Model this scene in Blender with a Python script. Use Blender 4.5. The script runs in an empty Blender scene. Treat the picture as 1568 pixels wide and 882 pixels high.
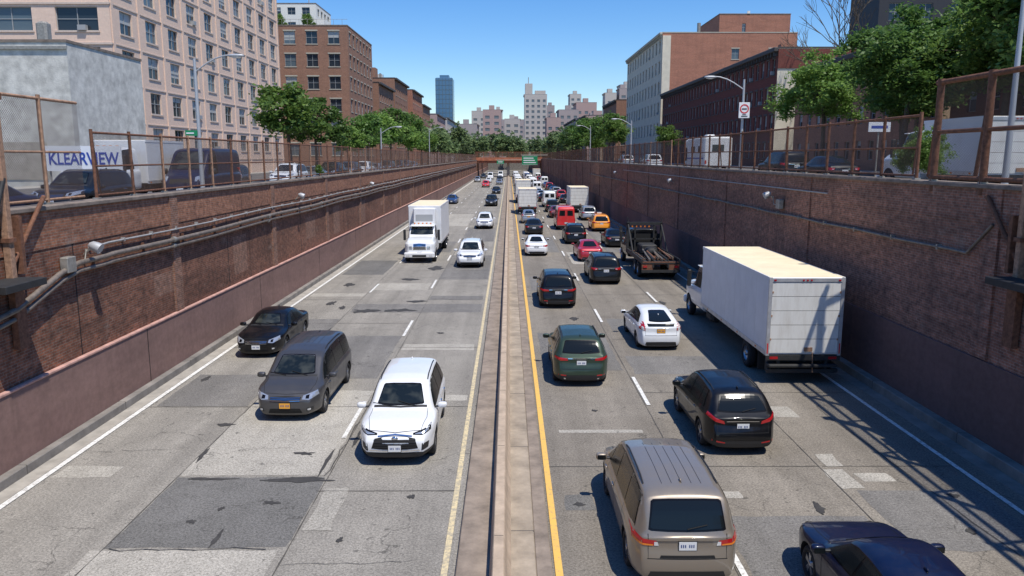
import bpy, bmesh, math, random
import numpy as np
from mathutils import Vector, Matrix
from mathutils.bvhtree import BVHTree
random.seed(7); np.random.seed(7)
scene = bpy.context.scene
COL = scene.collection
STL, STR = 5.4, 6.2          # street levels either side
CL, CR = 6.35, 6.9           # coping heights
XL, XR = -12.0, 12.4         # wall faces

# ------------------------------------------------------------------ materials
MATS = {}
def base_mat(name):
    m = bpy.data.materials.new(name); m.use_nodes = True
    nt = m.node_tree; b = nt.nodes['Principled BSDF']
    MATS[name] = m
    return m, nt, nt.nodes, nt.links, b
def math_n(nt, op, a, b=None, clamp=False):
    n = nt.nodes.new('ShaderNodeMath'); n.operation = op; n.use_clamp = clamp
    for i, v in enumerate((a, b)):
        if v is None: continue
        if isinstance(v, (int, float)): n.inputs[i].default_value = v
        else: nt.links.new(v, n.inputs[i])
    return n.outputs[0]
def mix_n(nt, fac, a, b, blend='MIX'):
    n = nt.nodes.new('ShaderNodeMix'); n.data_type = 'RGBA'; n.blend_type = blend
    for idx, v in ((0, fac), (6, a), (7, b)):
        if isinstance(v, (int, float)): n.inputs[idx].default_value = v
        elif isinstance(v, tuple): n.inputs[idx].default_value = (v[0], v[1], v[2], 1)
        else: nt.links.new(v, n.inputs[idx])
    return n.outputs[2]
def noise_n(nt, vec, scale, detail=4, rough=.6, dist=0):
    n = nt.nodes.new('ShaderNodeTexNoise')
    n.inputs['Scale'].default_value = scale; n.inputs['Detail'].default_value = detail
    n.inputs['Roughness'].default_value = rough; n.inputs['Distortion'].default_value = dist
    if vec is not None: nt.links.new(vec, n.inputs['Vector'])
    return n.outputs['Fac']
def ramp_n(nt, v, a, b, o0=0., o1=1.):
    n = nt.nodes.new('ShaderNodeMapRange'); n.clamp = True
    nt.links.new(v, n.inputs[0])
    n.inputs[1].default_value = a; n.inputs[2].default_value = b
    n.inputs[3].default_value = o0; n.inputs[4].default_value = o1
    return n.outputs[0]
def objco(nt):
    return nt.nodes.new('ShaderNodeTexCoord').outputs['Object']
def mapv(nt, vec, s):
    n = nt.nodes.new('ShaderNodeMapping'); n.inputs['Scale'].default_value = s
    nt.links.new(vec, n.inputs['Vector']); return n.outputs[0]
def bump_n(nt, h, strength, dist=.02):
    n = nt.nodes.new('ShaderNodeBump'); n.inputs['Strength'].default_value = strength
    n.inputs['Distance'].default_value = dist
    nt.links.new(h, n.inputs['Height']); return n.outputs[0]
def scale_c(nt, col, f):
    vm = nt.nodes.new('ShaderNodeVectorMath'); vm.operation = 'SCALE'
    nt.links.new(col, vm.inputs[0]); nt.links.new(f, vm.inputs['Scale']); return vm.outputs[0]

def simple(name, col, rough=.5, metal=0, coat=0, var=0.0, vs=4, bump=0, spec=None):
    m, nt, nd, lk, b = base_mat(name)
    b.inputs['Base Color'].default_value = (*col, 1)
    b.inputs['Roughness'].default_value = rough
    b.inputs['Metallic'].default_value = metal
    b.inputs['Coat Weight'].default_value = coat
    b.inputs['Coat Roughness'].default_value = .04
    if spec is not None: b.inputs['Specular IOR Level'].default_value = spec
    if var:
        co = objco(nt)
        n1 = noise_n(nt, co, vs, 6, .65)
        f = ramp_n(nt, n1, .3, .7)
        lo = tuple(c*(1-var) for c in col); hi = tuple(min(1, c*(1+var)) for c in col)
        lk.new(mix_n(nt, f, lo, hi), b.inputs['Base Color'])
        if bump:
            lk.new(bump_n(nt, noise_n(nt, co, vs*8, 4), bump), b.inputs['Normal'])
    return m
def paint(name, col, metal=.0, rough=.35):
    m, nt, nd, lk, b = base_mat(name)
    co = objco(nt)
    d = noise_n(nt, co, 3, 6, .7)
    dark = max(col) < .1
    f = ramp_n(nt, d, .45, .8, 0, .05 if dark else .13)
    lk.new(mix_n(nt, f, col, (.14, .125, .105) if dark else (.22, .2, .17)), b.inputs['Base Color'])
    b.inputs['Metallic'].default_value = metal
    lk.new(ramp_n(nt, d, .3, .8, rough, rough+.2), b.inputs['Roughness'])
    if dark: b.inputs['Specular IOR Level'].default_value = .2
    b.inputs['Coat Weight'].default_value = .6 if dark else .9
    b.inputs['Coat Roughness'].default_value = .04
    return m

simple('rubber', (.018, .018, .019), .85)
simple('darkplastic', (.02, .02, .021), .55)
simple('blackgloss', (.006, .006, .007), .2, spec=.25)
simple('underbody', (.01, .01, .01), .9)
simple('rim', (.42, .43, .45), .3, .9)
simple('chrome', (.75, .76, .78), .12, 1)
simple('taillamp', (.42, .012, .014), .15, 0, .8)
simple('headlamp', (.45, .48, .52), .08, .5, 1)
simple('lampclear', (.7, .7, .68), .15, .2, 1)
simple('amber', (.75, .22, .03), .2)
simple('plate', (.72, .73, .72), .45, var=.08, vs=40)
simple('plate_orange', (.75, .36, .05), .45)
simple('plate_ink', (.05, .08, .22), .6)
simple('seam', (.008, .008, .008), .8)
simple('wheelwell', (.012, .012, .012), .9)
m, nt, nd, lk, b = base_mat('glass')
b.inputs['Base Color'].default_value = (.009, .012, .013, 1); b.inputs['Roughness'].default_value = .08
b.inputs['IOR'].default_value = 1.4
m, nt, nd, lk, b = base_mat('side_glass')
b.inputs['Base Color'].default_value = (.009, .012, .013, 1); b.inputs['Roughness'].default_value = .22
b.inputs['IOR'].default_value = 1.3
m, nt, nd, lk, b = base_mat('windshield')
co = objco(nt)
f = ramp_n(nt, noise_n(nt, co, 2.4, 2), .42, .62)
lk.new(mix_n(nt, f, (.010, .014, .014), (.045, .05, .043)), b.inputs['Base Color'])
b.inputs['Roughness'].default_value = .04; b.inputs['IOR'].default_value = 1.5
P = {}
for k, c, mt in [('white', (.78, .79, .78), 0), ('pearl', (.72, .73, .72), 0), ('black', (.003, .0032, .004), 0), ('navy', (.004, .008, .032), 0),
              ('grey', (.085, .083, .084), .5), ('beige', (.29, .245, .19), .45), ('green', (.035, .058, .038), .3),
              ('red', (.42, .012, .025), .2), ('bright_red', (.66, .02, .02), 0), ('orange', (.9, .33, .02), 0),
              ('silver', (.42, .43, .44), .7), ('blue', (.02, .06, .18), .2), ('burgundy', (.13, .012, .015), .2),
              ('charcoal', (.008, .009, .010), 0)]:
    P[k] = paint('paint_'+k, c, mt)

def plane_uv(nt):
    co = objco(nt)
    s = nt.nodes.new('ShaderNodeSeparateXYZ'); nt.links.new(co, s.inputs[0])
    g = nt.nodes.new('ShaderNodeNewGeometry')
    s2 = nt.nodes.new('ShaderNodeSeparateXYZ'); nt.links.new(g.outputs['True Normal'], s2.inputs[0])
    ax = math_n(nt, 'ABSOLUTE', s2.outputs[0]); ay = math_n(nt, 'ABSOLUTE', s2.outputs[1])
    u = math_n(nt, 'ADD', math_n(nt, 'MULTIPLY', s.outputs[0], ay), math_n(nt, 'MULTIPLY', s.outputs[1], ax))
    c = nt.nodes.new('ShaderNodeCombineXYZ'); nt.links.new(u, c.inputs[0]); nt.links.new(s.outputs[2], c.inputs[1])
    return co, c.outputs[0], u, s.outputs[2]
def brick(name, c1, c2, mortar, bw=.22, rh=.075, ms=.010, stain=.5, stain_col=(.05, .04, .035), bump=.3, light_stain=0, mot=.1):
    m, nt, nd, lk, b = base_mat(name)
    co, uv, u, z = plane_uv(nt)
    t = nd.new('ShaderNodeTexBrick'); lk.new(uv, t.inputs['Vector'])
    t.inputs['Color1'].default_value = (*c1, 1); t.inputs['Color2'].default_value = (*c2, 1)
    t.inputs['Mortar'].default_value = (*mortar, 1); t.inputs['Scale'].default_value = 1
    t.inputs['Brick Width'].default_value = bw; t.inputs['Row Height'].default_value = rh
    t.inputs['Mortar Size'].default_value = ms; t.inputs['Mortar Smooth'].default_value = .3
    col = t.outputs['Color']
    v1 = ramp_n(nt, noise_n(nt, mapv(nt, uv, (.25, 1.1, 1)), .9, 8, .7, .6), .42, .68, 0, stain)
    col = mix_n(nt, v1, col, stain_col)
    v2 = ramp_n(nt, noise_n(nt, mapv(nt, uv, (1.6, .12, 1)), 1.0, 6, .7), .5, .72, 0, stain*.9)
    col = mix_n(nt, v2, col, stain_col)
    v4 = ramp_n(nt, noise_n(nt, uv, 5, 3, .6), .35, .7, 1-mot, 1+mot)
    col = scale_c(nt, col, v4)
    if light_stain:
        v3 = ramp_n(nt, noise_n(nt, mapv(nt, uv, (.6, .9, 1)), 1.3, 9, .75), .58, .72, 0, light_stain)
        col = mix_n(nt, v3, col, (.42, .34, .28))
    lk.new(col, b.inputs['Base Color']); b.inputs['Roughness'].default_value = .9
    b.inputs['Specular IOR Level'].default_value = .2
    inv = math_n(nt, 'SUBTRACT', 1, t.outputs['Fac'])
    lk.new(bump_n(nt, inv, bump, .01), b.inputs['Normal'])
    return m
brick('wall_brick', (.31, .12, .068), (.17, .07, .046), (.24, .18, .14), stain=.62, stain_col=(.07, .043, .034), light_stain=.5, mot=.3)
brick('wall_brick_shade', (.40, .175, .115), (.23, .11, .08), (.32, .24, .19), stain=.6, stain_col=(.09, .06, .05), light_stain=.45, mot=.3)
brick('wall_brick_upper', (.42, .18, .10), (.28, .115, .07), (.32, .23, .17), stain=.4, stain_col=(.09, .05, .04), light_stain=.5, mot=.3)
brick('wall_brick_patch', (.34, .16, .10), (.22, .11, .078), (.30, .23, .18), stain=.35, stain_col=(.09, .06, .05), light_stain=.4, mot=.3)
brick('brick_pink', (.78, .585, .46), (.74, .55, .43), (.70, .55, .44), .4, .2, .008, .06, (.45, .32, .25), mot=.05)
brick('brick_brown', (.36, .19, .125), (.29, .15, .10), (.30, .2, .15), .3, .1, .012, .2)
brick('brick_red', (.46, .19, .12), (.38, .155, .10), (.38, .25, .18), .3, .1, .012, .25)
brick('brick_darkred', (.22, .065, .052), (.17, .052, .042), (.17, .09, .07), .3, .1, .012, .25)
brick('brick_tan', (.55, .41, .29), (.5, .37, .26), (.5, .41, .32), .3, .1, .012, .2)
brick('haze_tan', (.54, .49, .43), (.52, .46, .41), (.5, .46, .42), .6, .3, .01, .1, (.4, .38, .36), mot=.04)  # this and next two: distance haze painted into pale, low-contrast brick colours
brick('haze_brown', (.40, .33, .31), (.37, .31, .29), (.38, .33, .32), .6, .3, .01, .1, (.32, .3, .3), mot=.04)
brick('haze_red', (.45, .31, .27), (.42, .29, .26), (.42, .33, .3), .6, .3, .01, .1, (.35, .3, .3), mot=.04)
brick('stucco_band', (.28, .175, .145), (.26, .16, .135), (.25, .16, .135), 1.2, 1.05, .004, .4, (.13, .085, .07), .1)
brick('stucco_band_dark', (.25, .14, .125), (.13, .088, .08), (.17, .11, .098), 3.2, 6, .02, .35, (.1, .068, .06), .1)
simple('cap_pink', (.50, .29, .235), .85, var=.3, vs=3)
simple('coping', (.20, .16, .13), .9, var=.4, vs=2, bump=.3)
simple('concrete', (.36, .33, .28), .9, var=.28, vs=1.6, bump=.25)
simple('concrete_dark', (.22, .20, .175), .9, var=.35, vs=1.2, bump=.25)
simple('median_conc', (.33, .27, .20), .9, var=.38, vs=1.3, bump=.3)
simple('barrier_conc', (.44, .34, .245), .9, var=.25, vs=2.3, bump=.3)
simple('median_dark', (.25, .20, .155), .9, var=.38, vs=1.7, bump=.3)
simple('render_grey', (.56, .545, .49), .95, var=.3, vs=1.3, bump=.9)
simple('cream', (.66, .60, .47), .85, var=.12, vs=.7)
simple('cream_dk', (.45, .42, .34), .85, var=.12, vs=.7)
simple('white_render', (.75, .73, .66), .8, var=.1)
simple('trim_dark', (.07, .06, .055), .7)
simple('winframe', (.34, .35, .35), .6)
simple('darkbuilding', (.025, .025, .03), .6)
simple('rust', (.17, .075, .042), .85, var=.5, vs=9, bump=.3)
simple('rust_light', (.36, .21, .13), .85, var=.45, vs=9, bump=.3)
simple('galv', (.34, .32, .28), .55, .4, var=.3, vs=6)
simple('pipe', (.20, .165, .135), .6, .2, var=.4, vs=5)
simple('conduit', (.42, .41, .39), .5, .3, var=.2)
simple('lampgrey', (.46, .47, .48), .5, .3)
simple('signwhite', (.8, .8, .8), .5)
simple('signblack', (.02, .02, .02), .5)
simple('signred', (.6, .03, .03), .5)
simple('signgreen', (.01, .24, .09), .5)
simple('text_blue', (.03, .07, .35), .5)
simple('sidewalk', (.36, .34, .30), .9, var=.15, vs=1)
simple('street_asphalt', (.12, .115, .11), .9, var=.25, vs=1)
simple('ground_far', (.12, .12, .10), .95, var=.3, vs=.05)
simple('bridge_red', (.42, .15, .08), .8, var=.3, vs=.8)
simple('truck_white', (.74, .74, .73), .45, var=.07, vs=1.5)
simple('truck_roof', (.80, .69, .47), .7, var=.08, vs=1.2)
simple('alu', (.55, .55, .55), .45, .5, var=.2)
simple('truck_frame', (.025, .025, .025), .7, var=.3, vs=5)
simple('timber', (.13, .095, .07), .9, var=.6, vs=8)
simple('timber_grey', (.12, .11, .10), .9, var=.6, vs=8)
simple('bark', (.10, .08, .06), .95, var=.4, vs=8, bump=.5)
simple('tower_blue', (.10, .20, .31), .25, .3)
simple('roofing', (.2, .19, .18), .9, var=.2)
simple('sill_stone', (.62, .5, .41), .85, var=.1)
for nm, c in (('win_dark', (.025, .035, .045)), ('win_mid', (.10, .135, .155)), ('win_blind', (.42, .43, .41)), ('win_haze', (.14, .16, .18))):  # last one: distant glass paled to blue-grey, haze painted into its colour
    simple(nm, c, .12 if nm != 'win_blind' else .4)
m, nt, nd, lk, b = base_mat('truck_door')
co, uv, u, z = plane_uv(nt)
v = ramp_n(nt, noise_n(nt, mapv(nt, uv, (2.5, .5, 1)), 1.6, 7, .7), .45, .75, 0, .5)
c = mix_n(nt, v, (.74, .73, .68), (.42, .37, .30))
lk.new(c, b.inputs['Base Color']); b.inputs['Roughness'].default_value = .5

def chainlink(name, col, pitch, t, haze):
    m, nt, nd, lk, b = base_mat(name)
    co, uv, u, z = plane_uv(nt)
    a = math_n(nt, 'FRACT', math_n(nt, 'DIVIDE', math_n(nt, 'ADD', u, z), pitch))
    c = math_n(nt, 'FRACT', math_n(nt, 'DIVIDE', math_n(nt, 'SUBTRACT', u, z), pitch))
    w = math_n(nt, 'MAXIMUM', math_n(nt, 'LESS_THAN', a, t), math_n(nt, 'LESS_THAN', c, t))
    big = ramp_n(nt, noise_n(nt, uv, .8, 5), .35, .7, haze*.4, haze)
    al = math_n(nt, 'MAXIMUM', w, big)
    b.inputs['Base Color'].default_value = (*col, 1); b.inputs['Roughness'].default_value = .8
    lk.new(al, b.inputs['Alpha'])
    return m
chainlink('chainlink', (.13, .08, .055), .075, .17, .16)
chainlink('chainlink_far', (.15, .088, .058), .075, .26, .36)

def road_mat(name, c_lo, c_hi, seed, wear=.45):
    m, nt, nd, lk, b = base_mat(name)
    co = objco(nt)
    mp = nd.new('ShaderNodeMapping'); mp.inputs['Location'].default_value = (seed, seed*3, 0); lk.new(co, mp.inputs['Vector']); co = mp.outputs[0]
    big = ramp_n(nt, noise_n(nt, co, .22, 6, .6, .5), .35, .68)
    col = mix_n(nt, big, c_lo, c_hi)
    streak = ramp_n(nt, noise_n(nt, mapv(nt, co, (1.1, .03, 1)), 1, 4, .6), .38, .66, 0, wear)
    col = mix_n(nt, streak, col, tuple(c*.55 for c in c_lo))
    mid = ramp_n(nt, noise_n(nt, co, 1.7, 8, .75, .3), .48, .7, 0, .45)
    col = mix_n(nt, mid, col, tuple(c*.6 for c in c_lo))
    sp = noise_n(nt, co, 20, 7, .9)
    spk = ramp_n(nt, sp, .38, .62, .42, 1.55)
    col = scale_c(nt, col, spk)
    vo = nd.new('ShaderNodeTexVoronoi'); vo.feature = 'DISTANCE_TO_EDGE'; vo.inputs['Scale'].default_value = .24
    dm = nd.new('ShaderNodeVectorMath'); dm.operation = 'ADD'
    nn = nd.new('ShaderNodeTexNoise'); nn.inputs['Scale'].default_value = 1.3; nn.inputs['Detail'].default_value = 6
    lk.new(co, nn.inputs['Vector'])
    sc = nd.new('ShaderNodeVectorMath'); sc.operation = 'SCALE'; sc.inputs['Scale'].default_value = 1.6; lk.new(nn.outputs['Color'], sc.inputs[0])
    lk.new(co, dm.inputs[0]); lk.new(sc.outputs[0], dm.inputs[1]); lk.new(dm.outputs[0], vo.inputs['Vector'])
    cr = ramp_n(nt, vo.outputs['Distance'], 0, .006, .75, 0)
    gate = ramp_n(nt, noise_n(nt, co, .35, 2), .47, .56)
    col = mix_n(nt, math_n(nt, 'MULTIPLY', cr, gate), col, (.05, .047, .042))
    dr = ramp_n(nt, noise_n(nt, co, 4.5, 2, .5), .67, .73, 0, .6)
    col = mix_n(nt, dr, col, (.06, .056, .05))
    lk.new(col, b.inputs['Base Color']); b.inputs['Roughness'].default_value = .88
    b.inputs['Specular IOR Level'].default_value = .25
    lk.new(bump_n(nt, sp, .35, .01), b.inputs['Normal'])
    return m
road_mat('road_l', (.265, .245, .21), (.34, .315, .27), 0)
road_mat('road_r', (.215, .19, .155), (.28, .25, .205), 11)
road_mat('patch_dark', (.145, .14, .128), (.185, .178, .165), 5, .2)
road_mat('patch_mid', (.19, .18, .165), (.235, .222, .2), 8)
road_mat('patch_light', (.37, .345, .295), (.45, .42, .36), 3, .3)
simple('tar', (.05, .047, .043), .8, var=.3, vs=6, bump=.4)
simple('joint', (.09, .083, .072), .9, var=.4, vs=2)
def worn(name, col, under, amt, lo=.45):
    m, nt, nd, lk, b = base_mat(name)
    co = objco(nt)
    f = ramp_n(nt, noise_n(nt, co, 9, 8, .8), lo, lo+.14, 0, amt)
    g = ramp_n(nt, noise_n(nt, co, .8, 4, .7), .4, .7, 0, .4)
    c = mix_n(nt, f, col, under); c = mix_n(nt, g, c, tuple((a*.6+u*.4) for a, u in zip(col, under)))
    lk.new(c, b.inputs['Base Color']); b.inputs['Roughness'].default_value = .8
worn('line_white', (.78, .77, .72), (.3, .28, .24), .9, .48)
worn('line_yellow', (.80, .47, .10), (.3, .25, .17), .85, .52)
worn('line_yellow_pale', (.70, .57, .32), (.34, .30, .23), .9, .43)

def foliage(name, a, c):
    m, nt, nd, lk, b = base_mat(name)
    co = objco(nt)
    f = ramp_n(nt, noise_n(nt, co, .9, 3), .35, .65)
    f2 = ramp_n(nt, noise_n(nt, co, 14, 2), .3, .7, .6, 1.4)
    oi = nd.new('ShaderNodeObjectInfo')
    f3 = ramp_n(nt, oi.outputs['Random'], 0, 1, .75, 1.25)
    col = mix_n(nt, f, a, c)
    col = scale_c(nt, scale_c(nt, col, f2), f3)
    lk.new(col, b.inputs['Base Color']); b.inputs['Roughness'].default_value = .5
    b.inputs['Specular IOR Level'].default_value = .35
    tr = nd.new('ShaderNodeBsdfTranslucent'); lk.new(col, tr.inputs['Color'])
    mx = nd.new('ShaderNodeMixShader'); mx.inputs[0].default_value = .42
    out = [n for n in nd if n.type == 'OUTPUT_MATERIAL'][0]
    lk.new(b.outputs[0], mx.inputs[1]); lk.new(tr.outputs[0], mx.inputs[2]); lk.new(mx.outputs[0], out.inputs[0])
foliage('leaves', (.12, .215, .045), (.22, .34, .075))
foliage('leaves_dark', (.08, .16, .035), (.15, .26, .06))
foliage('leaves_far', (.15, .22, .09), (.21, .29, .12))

# ------------------------------------------------------------------ mesh builder
class MB:
    def __init__(s): s.v = []; s.f = []; s.m = []; s.mn = []; s.sm = []
    def mi(s, n):
        if n not in s.mn: s.mn.append(n)
        return s.mn.index(n)
    def face(s, pts, mat, smooth=False):
        i = len(s.v); s.v.extend([tuple(p) for p in pts]); s.f.append(tuple(range(i, i+len(pts)))); s.m.append(s.mi(mat)); s.sm.append(smooth)
    def grid(s, rows, mat, smooth=True, closed=False):
        i0 = len(s.v); nr = len(rows); nc = len(rows[0])
        for r in rows: s.v.extend([tuple(p) for p in r])
        k = s.mi(mat)
        for r in range(nr-1):
            for c in range(nc if closed else nc-1):
                c2 = (c+1) % nc
                s.f.append((i0+r*nc+c, i0+r*nc+c2, i0+(r+1)*nc+c2, i0+(r+1)*nc+c)); s.m.append(k); s.sm.append(smooth)
    def box(s, x0, x1, y0, y1, z0, z1, mat, M=None, bev=0):
        x0, x1 = min(x0, x1), max(x0, x1); y0, y1 = min(y0, y1), max(y0, y1); z0, z1 = min(z0, z1), max(z0, z1)
        if bev > 0:
            b = min(bev, (x1-x0)*.45, (y1-y0)*.45, (z1-z0)*.45)
            def rg(z, e): return [(x0+e+b, y0+e, z), (x1-e-b, y0+e, z), (x1-e, y0+e+b, z), (x1-e, y1-e-b, z), (x1-e-b, y1-e, z), (x0+e+b, y1-e, z), (x0+e, y1-e-b, z), (x0+e, y0+e+b, z)]
            rs = [rg(z0, b), rg(z0+b, 0), rg(z1-b, 0), rg(z1, b)]
            if M: rs = [[M @ Vector(p) for p in r] for r in rs]
            s.grid(rs, mat, False, True); s.face(rs[0][::-1], mat); s.face(rs[-1], mat); return
        p = [(x0, y0, z0), (x1, y0, z0), (x1, y1, z0), (x0, y1, z0), (x0, y0, z1), (x1, y0, z1), (x1, y1, z1), (x0, y1, z1)]
        if M: p = [M @ Vector(q) for q in p]
        i = len(s.v); s.v.extend([tuple(q) for q in p]); k = s.mi(mat)
        for f in ((0, 3, 2, 1), (4, 5, 6, 7), (0, 1, 5, 4), (1, 2, 6, 5), (2, 3, 7, 6), (3, 0, 4, 7)):
            s.f.append(tuple(i+a for a in f)); s.m.append(k); s.sm.append(False)
    def tube(s, pts, rad, mat, n=8, cap=True):
        pts = [Vector(p) for p in pts]
        if isinstance(rad, (int, float)): rad = [rad]*len(pts)
        rows = []
        for i, p in enumerate(pts):
            d = (pts[min(i+1, len(pts)-1)]-pts[max(i-1, 0)]).normalized()
            up = Vector((0, 0, 1)) if abs(d.z) < .9 else Vector((1, 0, 0))
            a = d.cross(up).normalized(); c = d.cross(a)
            rows.append([p+a*(math.cos(2*math.pi*k/n)*rad[i])+c*(math.sin(2*math.pi*k/n)*rad[i]) for k in range(n)])
        s.grid(rows, mat, True, True)
        if cap: s.face(rows[0], mat); s.face(rows[-1][::-1], mat)
    def ell(s, c, r, mat, e=.6, nu=14, nv=8):
        rows = []
        pw = lambda v: math.copysign(abs(v)**e, v)
        for j in range(nv+1):
            t = -math.pi/2+math.pi*j/nv
            rows.append([(c[0]+r[0]*pw(math.cos(t))*pw(math.cos(2*math.pi*i/nu)), c[1]+r[1]*pw(math.cos(t))*pw(math.sin(2*math.pi*i/nu)), c[2]+r[2]*pw(math.sin(t))) for i in range(nu)])
        s.grid(rows, mat, True, True)
    def mesh(s, name):
        me = bpy.data.meshes.new(name); me.from_pydata(s.v, [], s.f)
        for n in s.mn: me.materials.append(MATS.get(n) if n != 'PAINT' else None)
        me.polygons.foreach_set('material_index', s.m); me.polygons.foreach_set('use_smooth', s.sm)
        me['paint'] = s.mn.index('PAINT') if 'PAINT' in s.mn else -1
        me.update(); return me
def obj(name, me, parent=None, loc=None):
    o = bpy.data.objects.new(name, me); COL.objects.link(o)
    if parent: o.parent = parent
    if loc: o.location = loc
    return o
def empty(name, loc=(0, 0, 0), rot=0):
    e = bpy.data.objects.new(name, None); COL.objects.link(e); e.location = loc; e.rotation_euler = (0, 0, rot); e.empty_display_size = .5
    return e
def group(name, parts, loc=(0, 0, 0), rot=0):
    e = empty(name, loc, rot)
    for k, mb in parts.items():
        if mb.f: obj(k, mb.mesh(k), e)
    return e

# ------------------------------------------------------------------ wheels
def wheel_mesh(R=.35, w=.23, rr=.66, truck=False):
    mb = MB(); n = 28
    ring = lambda x, r, n=n: [(x, r*math.cos(2*math.pi*k/n), r*math.sin(2*math.pi*k/n)) for k in range(n)]
    prof = [(w*.5-.03, R*rr), (w*.5, R*rr+.01), (w*.5+.005, R*.86), (w*.5-.02, R*.965), (w*.3, R), (-w*.3, R), (-w*.5, R*.95), (-w*.5, R*rr)]
    mb.grid([ring(x, r) for x, r in prof], 'rubber', True, True)
    ri = R*rr
    prof = [(w*.5-.03, ri), (w*.5-.02, ri*.93), (w*.5-.08, ri*.9), (w*.5-.1, 0.01)]
    mb.grid([ring(x, r) for x, r in prof[:2]], 'rim', True, True)
    mb.grid([ring(x, r) for x, r in prof[1:]], 'darkplastic' if not truck else 'rim', True, True)
    if not truck:
        for k in range(5):
            for d in (-.16, .16):
                a = 2*math.pi*k/5+d; Mx = Matrix.Rotation(a, 4, 'X')
                mb.box(w*.5-.06, w*.5-.025, -.022, .022, .03, ri*.95, 'rim', Mx)
    x0 = w*.5-.1
    mb.grid([ring(x, r, 12) for x, r in ((x0, R*.22), (w*.5-.02, R*.2), (w*.5-.01, R*.1), (w*.5-.01, .001))], 'rim', True, True)
    return mb.mesh('wheel')
WHEEL = {}
def get_wheel(R, w=.23, truck=False):
    k = (round(R, 3), w, truck)
    if k not in WHEEL: WHEEL[k] = wheel_mesh(R, w, .66 if not truck else .56, truck)
    return WHEEL[k]

# ------------------------------------------------------------------ car generator
def prof(pts, t):
    if t <= pts[0][0]: return pts[0][1]
    for (a, x), (b2, y) in zip(pts, pts[1:]):
        if t <= b2: return x+(y-x)*(t-a)/(b2-a) if b2 > a else y
    return pts[-1][1]
def sstep(x): x = max(0, min(1, x)); return x*x*(3-2*x)

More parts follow.
